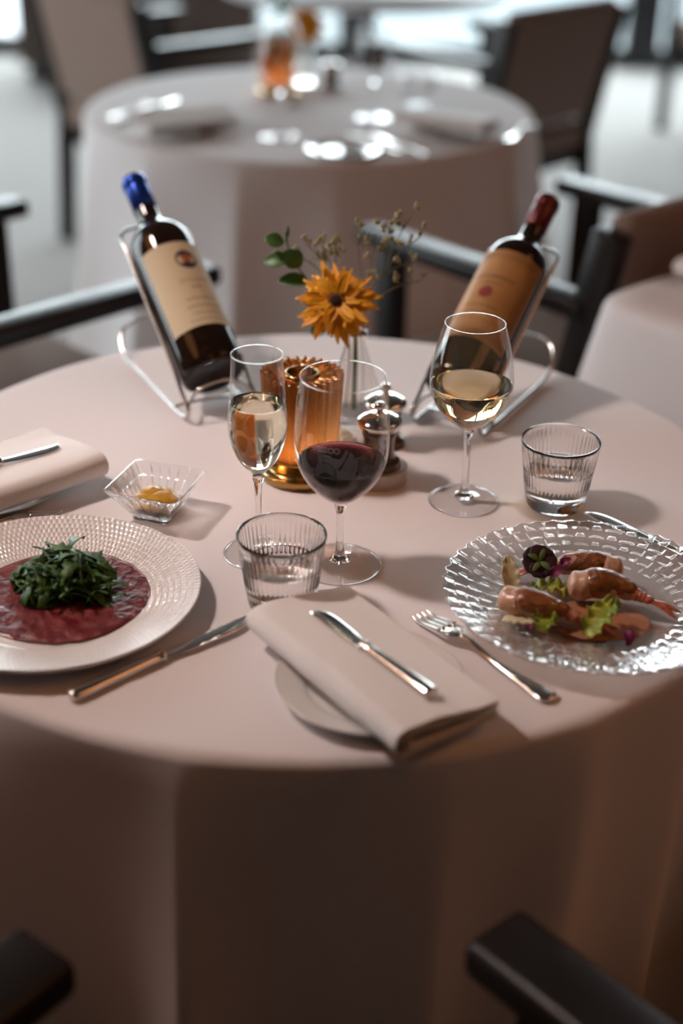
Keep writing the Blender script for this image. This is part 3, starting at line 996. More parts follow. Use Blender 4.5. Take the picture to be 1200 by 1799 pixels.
def leaf_strip(L, w, lobes, curl, twist, rnd, stem=0.35, n=14):
    """One lobed leaf as a bent strip, along +x; returns verts, faces."""
    V, Fc = [], []
    x = z = 0.0
    ang_ = curl[0]
    for k in range(n + 1):
        q = k / n
        if q < stem:
            ww = 0.0011
        else:
            s = (q - stem) / (1 - stem)
            ww = w * (sin(pi * min(1, s * 0.92 + 0.05)) ** 0.7) * (0.35 + 0.65 * abs(cos(s * pi * lobes)))
            if k == n: ww = 0.0008
        tw = twist * q
        cx = Vector((x, 0, z))
        sd = Vector((0, cos(tw), sin(tw)))
        nm = Vector((-sin(ang_), 0, cos(ang_)))
        V += [cx - sd * ww + nm * ww * 0.35, cx, cx + sd * ww + nm * ww * 0.35]
        ang_ += curl[1] / n + 0.10 * (rnd.random() - 0.5)
        x += L / n * cos(ang_); z += L / n * sin(ang_)
    for k in range(n):
        i = 3 * k
        Fc += [(i, i + 1, i + 4, i + 3), (i + 1, i + 2, i + 5, i + 4)]
    return V, Fc


def rocket():
    R = random.Random(11)
    m_ = MB()
    for k in range(115):
        a = R.random() * 2 * pi
        rr = 0.036 * sqrt(R.random())
        h = 0.004 + (0.040 * (1 - (rr / 0.042) ** 2)) * R.random() ** 0.6
        L = 0.030 + 0.028 * R.random()
        d = R.random() * 2 * pi
        vf = leaf_strip(L, 0.0060 + 0.0045 * R.random(), R.choice((1.5, 2.5, 2.5)), (0.5 * R.random(), -1.1 - 0.9 * R.random()), 1.6 * (R.random() - 0.5), R, 0.35)
        M = Matrix.Translation((rr * cos(a) * 1.15, rr * sin(a) * 0.95, h)) @ Matrix.Rotation(d, 4, 'Z') @ Matrix.Rotation(0.5 * (R.random() - 0.5), 4, 'Y') @ Matrix.Rotation(0.8 * (R.random() - 0.5), 4, 'X') @ Matrix.Translation((-L * 0.45, 0, 0))
        V = []
        for p in vf[0]:
            q = M @ p
            q.z = max(q.z, 0.0015)
            V.append(q)
        m_.add((V, vf[1]))
    # a few pale stalks and the leaf standing up at the back
    for sx, sy, ex, ey, z in [(-0.01, 0.005, 0.047, -0.004, 0.026), (0.0, -0.01, -0.04, -0.03, 0.018), (0.01, 0.02, 0.02, -0.03, 0.03)]:
        m_.add(tube([(sx, sy, z), ((sx + ex) / 2, (sy + ey) / 2, z + 0.006), (ex, ey, z - 0.006)], 0.0011, 6))
    o = m_.build('rocket_salad', ROCKET)
    solidify(o, 0.0003)
    o.location = (PL[0] + 0.012, PL[1] + 0.014, T + 0.0085)
    return tag(o, 'loose heap of dark green rocket leaves on the raw beef', 'salad', kind='stuff')


rocket()


# ------------------------------------------------------------------ shellfish plate
def prawn(label, loc, rz, L, bend, tail, seed=0, hw=0.0145, hh=0.0125):
    """A halved shellfish tail: thick pale end at x=0, tapering to the red tail fan."""
    t = thing('langoustine_tail', label, 'shellfish', loc, rz, None)
    def spine(q):
        return Vector((L * q, bend * L * sin(pi * q) * 0.5, hh * 0.85 + 0.004 * sin(pi * q) - 0.004 * q))
    P_ = []
    for q, k in [(0, 0.25), (0.03, 0.62), (0.10, 0.92), (0.22, 1.0), (0.36, 0.97), (0.5, 0.86), (0.64, 0.70), (0.76, 0.52), (0.86, 0.38)]:
        P_.append((tuple(spine(q)), hw * k, hh * k))
    v, f = loft(smooth_path(P_, 5), 28)
    V = []
    for p in v:
        p = Vector(p)
        d = noise.noise(p * 150 + Vector((seed, 0, 0))) * 0.0011 + noise.noise(p * 60 + Vector((seed, 5, 0))) * 0.0016
        seg = 0.0007 * sin(p.x / L * 38)
        V.append(p + Vector((0, p.y - spine(max(0, min(1, p.x / L))).y, p.z - hh * 0.85)).normalized() * (d + seg))
    mesh_obj('flesh', V, f, PRAWN, t)
    # browned crust over the top
    C_ = []
    for q, k in [(0.17, 0.30), (0.20, 0.80), (0.28, 1.0), (0.36, 1.01), (0.5, 0.90), (0.62, 0.74), (0.74, 0.55), (0.80, 0.30)]:
        c = spine(q); C_.append(((c.x, c.y, c.z + 0.0022), hw * k * 1.03, hh * k * 1.0))
    v, f = loft(smooth_path(C_, 5), 28)
    V = [Vector(p) + Vector((0, 0, 0.0012 * noise.noise(Vector(p) * 220 + Vector((seed, 1, 1))))) for p in v]
    mesh_obj('browned_top', V, f, BROWNED, t)
    sh = MB()
    e = spine(0.80)
    d = (spine(0.86) - spine(0.70)).normalized()
    for k in range(3):
        q0 = e + d * (0.006 * k)
        r = 0.0070 - 0.0012 * k
        sh.add(blob(0.0055, r, r * 0.85, q0, 0.06, 3, seed + k, 16))
    for k in range(tail):
        a_ = (k - (tail - 1) / 2) * 0.22
        dd = Matrix.Rotation(a_, 3, 'Z') @ d
        b0 = e + d * 0.014
        ln = L * (0.30 if k % 2 else 0.38)
        sh.add(loft(smooth_path([(tuple(b0), 0.0022, 0.0016), (tuple(b0 + dd * ln * 0.45 + Vector((0, 0, 0.001))), 0.0036, 0.0014), (tuple(b0 + dd * ln * 0.8 - Vector((0, 0, 0.001))), 0.0026, 0.0010), (tuple(b0 + dd * ln - Vector((0, 0, 0.003))), 0.0004, 0.0004)], 4), 10))
    sh.build('tail_shell', SHELLRED, t)
    return t


ZP = T + 0.0078
prawn('browned shellfish tail lying nearest the napkin with its red tail towards the lettuce', (0.143, 1.092, ZP), ang((0.143, 1.092), (0.222, 1.062)), 0.080, -0.10, 3, 1)
prawn('browned shellfish tail whose long red tail fan points to the plate rim', (0.206, 1.108, ZP + 0.003), ang((0.206, 1.108), (0.287, 1.088)), 0.076, 0.22, 3, 4, 0.0145, 0.013)
prawn('golden brown shellfish tail lying behind the dark violet flower', (0.262, 1.141, ZP), ang((0.262, 1.141), (0.178, 1.150)), 0.078, -0.12, 2, 8, 0.0135, 0.0125)


def ruffled_leaf(name, label, loc, M, L, w, mat, seed, ruff=0.004, cup=0.35):
    def fn(u, v):
        s = (u - 0.5) * 2
        ww = w * sin(pi * (0.12 + 0.80 * v)) ** 0.8
        x = L * (v - 0.1)
        y = s * ww
        e = abs(s) ** 2
        z = cup * ww * e + 0.25 * L * v * (1 - v) + ruff * e * sin(v * 26 + seed + s) + ruff * 0.8 * noise.noise(Vector((x * 130 + seed, y * 130, seed)))
        z += ruff * 1.2 * max(0, v - 0.75) * 4 * sin(s * 9 + seed)
        return Vector((x, y + ruff * 0.5 * e * cos(v * 21 + seed), z))
    v, f = grid(fn, 25, 30)
    o = mesh_obj(name, [M @ p for p in v], f, mat, loc=loc)
    lo = min((M @ p).z for p in v)
    o.location.z -= lo
    solidify(o, 0.0007)
    return tag(o, label, 'salad leaf')


def RM(rz, ry=0.0, rx=0.0):
    return Matrix.Rotation(rz, 4, 'Z') @ Matrix.Rotation(ry, 4, 'Y') @ Matrix.Rotation(rx, 4, 'X')


ruffled_leaf('lettuce_leaf', 'bright ruffled lettuce leaf leaning against the shellfish with the long red tail', (0.219, 1.047, ZP + 0.001), RM(radians(48), radians(-28)), 0.044, 0.0125, LETTUCE, 1.0)
ruffled_leaf('lettuce_leaf', 'small lettuce leaf below the shellfish nearest the napkin', (0.178, 1.052, ZP), RM(radians(70), radians(-30)), 0.026, 0.010, LETTUCE, 4.0)
ruffled_leaf('lettuce_leaf', 'pale green lettuce leaf lying between the three shellfish tails', (0.178, 1.128, ZP), RM(radians(-25), radians(-8)), 0.036, 0.012, LETTUCE, 7.0)
ruffled_leaf('chicory_leaf', 'pale pointed chicory leaf standing beside the dark violet flower', (0.157, 1.118, ZP), RM(radians(100), radians(-48)), 0.036, 0.0085, ENDIVE, 2.0, 0.0008)
ruffled_leaf('chicory_leaf', 'pale chicory piece tucked under the shellfish nearest the napkin', (0.147, 1.070, ZP), RM(radians(-30), radians(-10)), 0.030, 0.0080, ENDIVE, 5.0, 0.0008)


def petal_flower(name, label, loc, M, petals, r, mat, core=None, cat='flower'):
    t = thing(name, label, cat, M=Matrix.Translation(loc) @ M)
    m_ = MB()
    for k in range(petals):
        a = 2 * pi * k / petals + 0.3
        def fn(u, v):
            s = (u - 0.5) * 2
            w = r * 0.62 * sin(pi * (0.08 + 0.84 * v)) ** 0.6
            x = r * v; y = s * w
            z = 0.10 * r * sin(v * 2.6) + 0.12 * r * noise.noise(Vector((x / r * 3 + k, y / r * 3, k))) + 0.0004 * k
            return Matrix.Rotation(a, 3, 'Z') @ Vector((x, y, z))
        m_.add(grid(fn, 9, 9))
    solidify(m_.build('petals', mat, t), 0.0004)
    if core:
        g = MB()
        R = random.Random(3)
        for k in range(4):
            vf = leaf_strip(r * 0.8, r * 0.17, 0.0, (0.55, -0.8), 0.2, R, 0.05, 8)
            g.add((vf[0], vf[1]), Matrix.Translation((0, 0, 0.002)) @ Matrix.Rotation(1.1 + k * pi / 2.2, 4, 'Z'))
        solidify(g.build('sepals', core, t), 0.0005)
    return t


petal_flower('violet_blossom', 'dark violet edible blossom with green sepals on the shellfish plate', (0.183, 1.137, T + 0.030), RM(radians(10), 0, radians(42)), 6, 0.0165, PANSY, GREENSTEM)
for lab, p, rr in [('magenta petal on the pale lettuce between the shellfish tails', (0.199, 1.124, T + 0.026), 0.008),
                   ('magenta petal behind, touching the golden brown shellfish', (0.208, 1.137, T + 0.030), 0.0065),
                   ('magenta petal lying alone on the glass beyond the bright lettuce', (0.247, 1.036, ZP + 0.006), 0.009),
                   ('magenta petal at the foot of the shellfish nearest the napkin', (0.166, 1.046, ZP + 0.006), 0.007)]:
    R = random.Random(int(p[0] * 10000))
    def fn(u, v):
        s = (u - 0.5) * 2
        w = rr * 0.7 * sin(pi * (0.1 + 0.8 * v)) ** 0.6
        return Vector((rr * (v - 0.5) * 1.6, s * w, 0.45 * rr * abs(s) ** 1.5 + 0.3 * rr * sin(v * 3 + s)))
    v, f = grid(fn, 9, 9)
    M = RM(R.random() * 6, -0.5, 0.4)
    o = mesh_obj('flower_petal', [M @ q for q in v], f, MAGENTA, loc=p)
    solidify(o, 0.0005)
    tag(o, lab, 'petal')

v, f = grid(lambda u, q: Vector((0.046 * q * (1 + 0.14 * noise.noise(Vector((cos(2 * pi * u) * 1.5, sin(2 * pi * u) * 1.5, 1)))) * cos(2 * pi * u), 0.034 * q * (1 + 0.2 * noise.noise(Vector((cos(2 * pi * u) * 1.5, sin(2 * pi * u) * 1.5, 1)))) * sin(2 * pi * u), 0.0009 * (1 - q ** 4))), 72, 14, True)
o = mesh_obj('pan_sauce', v, f, SAUCE, loc=(GP[0] + 0.006, GP[1] - 0.026, T + 0.0060))
tag(o, 'thin pool of brown sauce under the shellfish on the glass plate', 'sauce')


# ------------------------------------------------------------------ copper lantern
def lantern(label, loc, s=1.0, light=0.35):
    t = thing('table_lantern', label, 'lantern', loc)
    t.scale = (s, s, s)
    n, pl = 28 * 10, 28
    MB().add(lathe(smooth_prof([(0, 0.0), (0.040, 0.0), (0.0465, 0.003), (0.0485, 0.009), (0.0475, 0.0115), (0.044, 0.0085), (0.037, 0.0085), (0.034, 0.012), (0.0345, 0.019), (0.036, 0.025), (0.030, 0.027), (0.0, 0.027)], 4), 64)).build('base', BRASS, t)
    def tri(a):
        u = a / (2 * pi) * pl; u -= math.floor(u)
        return u / 0.8 if u < 0.8 else (1 - u) / 0.2
    def fnw(u, v):
        a = 2 * pi * u
        z = 0.0255 + (0.118 - 0.0255) * v
        ro = 0.0375 + 0.0055 * v
        r = ro + 0.001 - 0.0115 * (1 - tri(a))
        return Vector((r * cos(a), r * sin(a), z))
    v, f = grid(fnw, n, 8, True)
    def fnt(u, q):
        a = 2 * pi * u
        r1 = 0.0440 - 0.0115 * (1 - tri(a)); r0_ = 0.0175
        r = r1 + (r0_ - r1) * q
        z = 0.118 - 0.0075 * sin(q * pi) * (1 - tri(a)) - 0.004 * q
        return Vector((r * cos(a), r * sin(a), z))
    sh = MB().add((v, f)).add(grid(fnt, n, 6, True))
    o = sh.build('shade', COPPER, t, smooth=False)
    MB().add(lathe(smooth_prof([(0.0175, 0.112), (0.0190, 0.1155), (0.0172, 0.1175), (0.0155, 0.1155), (0.0150, 0.100), (0.0162, 0.100), (0.0168, 0.110), (0.0175, 0.112)], 3), 48)).build('rim_ring', BRASS, t)
    b_ = MB().add(lathe([(0, 0.0272), (0.011, 0.0272), (0.011, 0.042), (0.009, 0.047), (0, 0.049)], 24)).build('candle', pr('candle_glow.%s' % s, (1, 0.8, 0.5), 0.5, emis=((1.0, 0.70, 0.36), 95.0)), t)
    return t


lantern('pleated copper lantern on a brass base glowing in the middle of the laid table', (-0.044, 1.372, T))


# ------------------------------------------------------------------ mills, salt dish, stand
def mill(label, loc, group=None):
    t = thing('spice_mill', label, 'mill', loc, 0, group)
    MB().add(lathe(smooth_prof([(0, 0), (0.0225, 0), (0.0235, 0.003), (0.0225, 0.007), (0.018, 0.010), (0.0165, 0.016), (0.0168, 0.030), (0.0180, 0.0425), (0, 0.0425)], 4), 40)).build('body', MILLWOOD, t)
    MB().add(lathe(smooth_prof([(0, 0.0425), (0.0185, 0.0425), (0.0225, 0.0455), (0.0240, 0.0495), (0.0222, 0.0535), (0.0145, 0.0575), (0.0060, 0.0592), (0.0036, 0.0615), (0.0038, 0.0632), (0.0060, 0.0655), (0.0064, 0.0685), (0.0045, 0.0715), (0, 0.0722)], 4), 40)).build('cap', SILVER, t)
    return t


st = MB().add(lathe(smooth_prof([(0, 0), (0.027, 0), (0.028, 0.002), (0.028, 0.0155), (0.0265, 0.0175), (0, 0.0175)], 3), 48)).build('mill_stand', CREAMSTONE)
st.location = (0.040, 1.361, T)
tag(st, 'round cream ceramic stand under the front silver-capped mill', 'stand')
mill('silver-capped mill on the round cream stand nearest the red wine', (0.038, 1.361, T + 0.0175))
mill('silver-capped mill standing behind the other, next to the flower vase', (0.046, 1.452, T))
sd = thing('salt_dish', 'little dish heaped with white salt flakes behind the lantern', 'dish', (-0.006, 1.442, T))
MB().add(lathe(smooth_prof([(0, 0.001), (0.014, 0.001), (0.020, 0.008), (0.0215, 0.013), (0.0205, 0.013), (0.0185, 0.008), (0.012, 0.0035), (0, 0.003)], 4), 40)).build('bowl', CHINA_MATT, sd)
R = random.Random(4)
k_ = MB()
for i in range(26):
    aa = R.random() * 6.28; rr = 0.0155 * sqrt(R.random())
    k_.add(blob(0.0042, 0.0036, 0.0032, (rr * cos(aa), rr * sin(aa), 0.0095 + 0.009 * (1 - rr / 0.017) + 0.002 * R.random()), 0.5, 2.5, i, 10))
tag(k_.build('salt', SALT, sd), kind='stuff')


# ------------------------------------------------------------------ vase and flowers
VB = Vector((0.012, 1.522, T))


def vase(label, loc, s=1.0):
    t = thing('bud_vase', label, 'vase', loc)
    t.scale = (s, s, s)
    o = [(0.0, 0.0), (0.028, 0.0), (0.033, 0.004), (0.034, 0.012), (0.031, 0.030), (0.025, 0.050), (0.018, 0.070), (0.0135, 0.085), (0.0125, 0.096), (0.0150, 0.106)]
    i_ = [(0.0138, 0.1062), (0.0112, 0.096), (0.0120, 0.085), (0.0163, 0.070), (0.0232, 0.050), (0.0290, 0.030), (0.0315, 0.014), (0.0280, 0.008), (0.0, 0.007)]
    MB().add(lathe([(max(r, 0), z) for r, z in smooth_prof(o + i_, 4)], 64)).build('glass_body', CRYSTAL, t)
    return t


vase('clear glass bud vase holding the yellow flower, behind the mills', VB)


def gerbera(label, root, head, normal, r, seed, s=1.0):
    """Stem from root to head; head faces normal."""
    t = thing('gerbera_flower', label, 'flower', root)
    R = random.Random(seed)
    H_ = Vector(head) - Vector(root)
    nv = Vector(normal).normalized()
    Q = nv.to_track_quat('Z', 'Y').to_matrix().to_4x4(); Q.translation = H_
    mid = Vector((0.0, -0.002, 0.085 * s))
    mid2 = Vector((H_.x * 0.25, H_.y * 0.2, H_.z * 0.78))
    pts = smooth_prof([(0, 0.0, 0), tuple(mid), tuple(mid2), tuple(H_ - nv * 0.018 - Vector((0, 0, 0.004))), tuple(H_ - nv * 0.003)], 8)
    MB().add(tube(pts, 0.0024 * s, 8)).build('stem', GREENSTEM, t)
    pm = MB()
    for layer, (cnt, rl, z0, tilt) in enumerate([(32, 1.0, -0.002, 0.0), (30, 0.90, 0.000, 0.20), (24, 0.66, 0.003, 0.42)]):
        for k in range(cnt):
            a = 2 * pi * (k + 0.5 * layer + 0.35 * (R.random() - 0.5)) / cnt
            L_ = r * rl * (0.72 + 0.42 * R.random()); w_ = r * 0.090 * (0.8 + 0.5 * R.random())
            tl = tilt + 0.35 * (R.random() - 0.5); bend = -0.35 * R.random(); tw = 0.9 * (R.random() - 0.5)
            side = 0.25 * (R.random() - 0.5)
            def fn(u, v):
                s_ = (u - 0.5) * 2
                q = 0.12 + 0.88 * v
                ww = w_ * (0.35 + 0.65 * sin(pi * min(1, 0.12 + 0.80 * q)) ** 0.6)
                ww *= 1.0 if v < 0.7 else 1.0 - 2.4 * (v - 0.7)
                x = L_ * q * cos(tl + bend * q); z = z0 + L_ * q * sin(tl + bend * q) + 0.28 * ww * s_ * s_
                y = s_ * ww * cos(tw * q) + side * L_ * q * q
                z += s_ * ww * sin(tw * q)
                return Q @ (Matrix.Rotation(a, 3, 'Z') @ Vector((x, y, z)))
            pm.add(grid(fn, 5, 9))
    o = pm.build('petals', PETAL, t)
    solidify(o, 0.0004)
    v, f = blob(0.0135 * s, 0.0135 * s, 0.0050 * s, (0, 0, 0.004), 0.05, 6, 1, 28)
    mesh_obj('flower_ring', [Q @ Vector(p) for p in v], f, FLOWERRING, t)
    v, f = blob(0.0080 * s, 0.0080 * s, 0.0055 * s, (0, 0, 0.005), 0.05, 6, 1, 24)
    mesh_obj('flower_disc', [Q @ Vector(p) for p in v], f, FLOWERCORE, t)
    return t


gerbera('ragged golden yellow flower with dark eye in the clear bud vase', VB + Vector((0, 0, 0.010)), (-0.0105, 1.466, T + 0.161), (-0.03, -0.85, 0.50), 0.046, 5)


def leaf_sprig(label, root, pts, leaves):
    t = thing('leafy_sprig', label, 'sprig', root)
    r_ = Vector(root)
    MB().add(tube(smooth_prof([tuple(Vector(p) - r_) for p in pts], 6), 0.0011, 6)).build('stem', GREENSTEM, t)
    for c, d, L_, w_, nv in leaves:
        c = Vector(c) - r_; d = Vector(d).normalized(); nv = Vector(nv)
        sd_ = nv.cross(d).normalized(); nn = d.cross(sd_)
        def fn(u, v):
            s_ = (u - 0.5) * 2
            ww = w_ * sin(pi * (0.03 + 0.94 * v)) ** 0.75
            return c + d * (L_ * (v - 0.5)) + sd_ * (s_ * ww) + nn * (0.25 * ww * s_ * s_ - 0.10 * L_ * (2 * v - 1) ** 2)
        v, f = grid(fn, 9, 13)
        solidify(mesh_obj('leaf', v, f, LEAF, t), 0.0004)
    return t


Z = T
leaf_sprig('sprig of rounded green leaves rising behind the yellow flower', VB + Vector((-0.010, -0.002, 0.012)),
           [VB + Vector((-0.010, -0.002, 0.012)), (0.0035, 1.522, Z + 0.10), (-0.030, 1.520, Z + 0.150), (-0.060, 1.520, Z + 0.190), (-0.068, 1.520, Z + 0.222)],
           [((-0.080, 1.519, Z + 0.2115), (-0.9, 0, 0.25), 0.022, 0.0085, (0.1, -0.8, 0.6)),
            ((-0.078, 1.517, Z + 0.190), (-0.85, 0.1, -0.15), 0.028, 0.0100, (0.1, -0.7, 0.7)),
            ((-0.059, 1.516, Z + 0.192), (0.65, 0.1, -0.6), 0.026, 0.0115, (0.0, -0.9, 0.4)),
            ((-0.058, 1.514, Z + 0.168), (-0.95, 0, 0.05), 0.036, 0.0095, (0.1, -0.55, 0.85)),
            ((-0.066, 1.521, Z + 0.218), (0.2, 0, 1), 0.018, 0.0035, (0.9, -0.4, 0)),
            ((-0.030, 1.515, Z + 0.112), (-0.6, 0, -0.6), 0.024, 0.008, (0.0, -0.9, 0.4))])


def bud_sprig(label, root, stems, seed):
    t = thing('dried_flower_sprig', label, 'sprig', root)
    R = random.Random(seed)
    r_ = Vector(root)
    m_ = MB(); b_ = MB()
    for base, tip, twigs in stems:
        base, tip = Vector(base), Vector(tip)
        mid = (base + tip) / 2 + Vector((0.004 * (R.random() - 0.5), 0, 0.006))
        pts = smooth_prof([tuple(base - r_), tuple(mid - r_), tuple(tip - r_)], 6)
        m_.add(tube(pts, 0.00055, 5))
        for k in range(twigs):
            q = 0.45 + 0.55 * (k + 1) / twigs
            p = Vector(pts[min(len(pts) - 1, int(q * (len(pts) - 1)))])
            d = Vector((R.random() - 0.5, 0.5 * (R.random() - 0.5), 0.2 + 0.6 * R.random())).normalized() * (0.006 + 0.009 * R.random())
            m_.add(tube([p, p + d], 0.0004, 4))
            for j in range(3):
                e = p + d + Vector((R.random() - 0.5, R.random() - 0.5, R.random() - 0.5)) * 0.0055
                b_.add(blob(0.0019, 0.0019, 0.0027, e, 0.3, 3, R.random() * 9, 6))
    m_.build('twigs', SPRIG, t)
    b_.build('buds', BUD, t)
    return t


sr = VB + Vector((0.009, 0.006, 0.012))
f0 = (0.022, 1.528, Z + 0.135); f1 = (0.040, 1.520, Z + 0.172)
bud_sprig('tall sprig of tiny dry buds rising beside the yellow flower towards the red-capped bottle', sr,
          [(sr, (0.0185, 1.525, Z + 0.098), 0), ((0.0185, 1.525, Z + 0.098), f0, 0), (f0, f1, 2), (f0, (0.009, 1.52, Z + 0.229), 4), (f1, (0.049, 1.52, Z + 0.236), 5), (f1, (0.068, 1.52, Z + 0.240), 5), (f1, (0.079, 1.52, Z + 0.217), 4),
           (f1, (0.072, 1.52, Z + 0.185), 4), (f0, (0.082, 1.52, Z + 0.168), 4), (f1, (0.048, 1.52, Z + 0.203), 4), (f0, (0.030, 1.52, Z + 0.222), 3)], 2)
g0 = (-0.012, 1.534, Z + 0.150)
bud_sprig('short sprig of tiny dry buds peeping over the yellow flower beside the green leaves', VB + Vector((-0.004, 0.010, 0.012)),
          [(VB + Vector((-0.004, 0.010, 0.012)), (0.010, 1.5285, Z + 0.098), 0), ((0.010, 1.5285, Z + 0.098), g0, 0), (g0, (-0.044, 1.527, Z + 0.205), 5), (g0, (-0.028, 1.527, Z + 0.203), 5), (g0, (-0.054, 1.527, Z + 0.192), 4), (g0, (-0.012, 1.527, Z + 0.203), 5)], 5)


# ------------------------------------------------------------------ bottles and chrome cradles
BP = smooth_prof([(0.0, 0.006), (0.020, 0.003), (0.034, 0.0), (0.0378, 0.003), (0.0392, 0.009)], 4) + [(0.0392, 0.03), (0.0392, 0.16), (0.0392, 0.178)] + \
    smooth_prof([(0.0390, 0.182), (0.0380, 0.193), (0.0345, 0.204), (0.0270, 0.2145), (0.0190, 0.2225), (0.0152, 0.231), (0.0142, 0.242), (0.0140, 0.29)], 4)
BP += [(0.0140, 0.298), (0, 0.298)]
RB = 0.0392


def on_bottle(x, z, off):
    """Label coordinates (arc length from the label's middle, height) to bottle space; the label's middle looks along -y."""
    r = RB + off
    a = -pi / 2 + x / RB
    return Vector((r * cos(a), r * sin(a), z))


def patch(x0, x1, z0, z1, off, nx=40, nz=4):
    return grid(lambda u, v: on_bottle(x0 + (x1 - x0) * u, z0 + (z1 - z0) * v, off), nx, nz)


def disc(cx, cz, r, off, n=28, star=0):
    v = [on_bottle(cx, cz, off)]; f = []
    for i in range(n):
        a = 2 * pi * i / n
        k = r if not star else r * (1.0 if i % 2 else 0.55)
        v.append(on_bottle(cx + k * cos(a), cz + k * sin(a), off))
    for i in range(n):
        f.append((0, 1 + i, 1 + (i + 1) % n))
    return v, f


def lettering(body, size, cx, cz, off):
    cu = bpy.data.curves.new('lettering', 'FONT'); cu.body = body; cu.size = size; cu.align_x = 'CENTER'; cu.resolution_u = 2
    tmp = bpy.data.objects.new('lettering', cu); COL.objects.link(tmp)
    dg = bpy.context.evaluated_depsgraph_get()
    me = bpy.data.meshes.new_from_object(tmp.evaluated_get(dg))
    v = [on_bottle(cx + q.co.x, cz + q.co.y, off) for q in me.vertices]
    f = [tuple(p.vertices) for p in me.polygons]
    bpy.data.objects.remove(tmp); bpy.data.curves.remove(cu); bpy.data.meshes.remove(me)
    return v, f


def frame_M(origin, ah):
    y = Vector((ah[0], ah[1], 0)).normalized(); x = Vector((y.y, -y.x, 0))
    M = Matrix((x, y, Vector((0, 0, 1)))).transposed().to_4x4(); M.translation = origin
    return M


EL_B = radians(34.0)


def bottle(label, M, el, cap, turn):
    """Bottle lying in the cradle frame M: its base near the front, neck rising to the rear."""
    B = M @ Matrix.Translation((0, 0.012, 0.045)) @ Matrix.Rotation(-(pi / 2 - el), 4, 'X') @ Matrix.Rotation(turn, 4, 'Z')
    t = thing('wine_bottle', label, 'bottle', M=B)
    MB().add(lathe(BP, 64)).build('glass_body', BOTTLE, t)
    MB().add(lathe([(0.0146, 0.250), (0.0152, 0.2505), (0.0150, 0.284), (0.0150, 0.286), (0.0160, 0.2875), (0.0160, 0.297), (0.0150, 0.3002), (0, 0.3004)], 40)).build('foil_cap', cap, t)
    return t


ML = frame_M((-0.145, 1.520, T), (-0.468, 0.884))
MR = frame_M((0.121, 1.491, T), (0.470, 0.883))
bl = bottle('dark wine bottle with blue foil cap and cream label tilted in its cradle', ML, EL_B, CAPBLUE, radians(10))
lb = MB().add(patch(-0.052, 0.052, 0.046, 0.168, 0.0004)).build('label', LABELCREAM, bl)
MB().add(disc(0.0, 0.141, 0.0135, 0.0007)).build('emblem', INKDARK, lb)
MB().add(disc(0.0, 0.142, 0.0078, 0.0010, 16, 1)).build('emblem_star', INKORANGE, lb)
MB().add(lettering('SASSICAIA', 0.0085, 0.0, 0.108, 0.0007)).build('lettering', INKTAN, lb)
R = random.Random(6)
for cz, half, h in [(0.099, 0.007, 0.0022), (0.083, 0.020, 0.0018), (0.072, 0.022, 0.0018), (0.062, 0.016, 0.0014), (0.053, 0.024, 0.0012)]:
    ln = MB()
    x = -half
    while x < half:
        w_ = 0.0012 + 0.003 * R.random()
        ln.add(patch(x, min(half, x + w_), cz, cz + h, 0.0007, 3, 2)); x += w_ + 0.0008
    ln.build('text_line', INKGREY, lb)

br = bottle('dark wine bottle with dark red foil cap and ochre label tilted in its cradle', MR, EL_B - radians(2), CAPRED, radians(-4))
lb = MB().add(patch(-0.054, 0.054, 0.050, 0.182, 0.0004)).build('label', LABELOCHRE, br)
bd = MB()
for x0, x1, z0, z1 in [(-0.050, 0.050, 0.1765, 0.1778), (-0.050, 0.050, 0.0545, 0.0558), (-0.050, -0.0488, 0.0558, 0.1765), (0.0488, 0.050, 0.0558, 0.1765),
                       (-0.044, 0.044, 0.1680, 0.1685), (-0.044, 0.044, 0.0640, 0.0645), (-0.044, -0.0435, 0.0645, 0.168), (0.0435, 0.044, 0.0645, 0.168)]:
    bd.add(patch(x0, x1, z0, z1, 0.0007, 30 if x1 - x0 > 0.01 else 2, 6))
for k in range(15):
    for zz in (0.0600, 0.1722):
        bd.add(disc(-0.042 + 0.006 * k, zz, 0.0020, 0.0007, 8))
for k in range(17):
    for xx in (-0.0465, 0.0465):
        bd.add(disc(xx, 0.068 + 0.006 * k, 0.0018, 0.0007, 8))
bd.build('ornament_border', INKBROWN, lb)
MB().add(disc(0.0, 0.116, 0.0085, 0.0008)).build('seal', INKRED, lb)
for cz, half, h in [(0.138, 0.026, 0.0042), (0.130, 0.014, 0.0018), (0.095, 0.022, 0.0022), (0.086, 0.018, 0.0018), (0.076, 0.026, 0.0016)]:
    ln = MB()
    x = -half
    while x < half:
        w_ = 0.0014 + 0.003 * R.random()
        ln.add(patch(x, min(half, x + w_), cz, cz + h, 0.0007, 3, 2)); x += w_ + 0.0010
    ln.build('text_line', INKBROWN, lb)


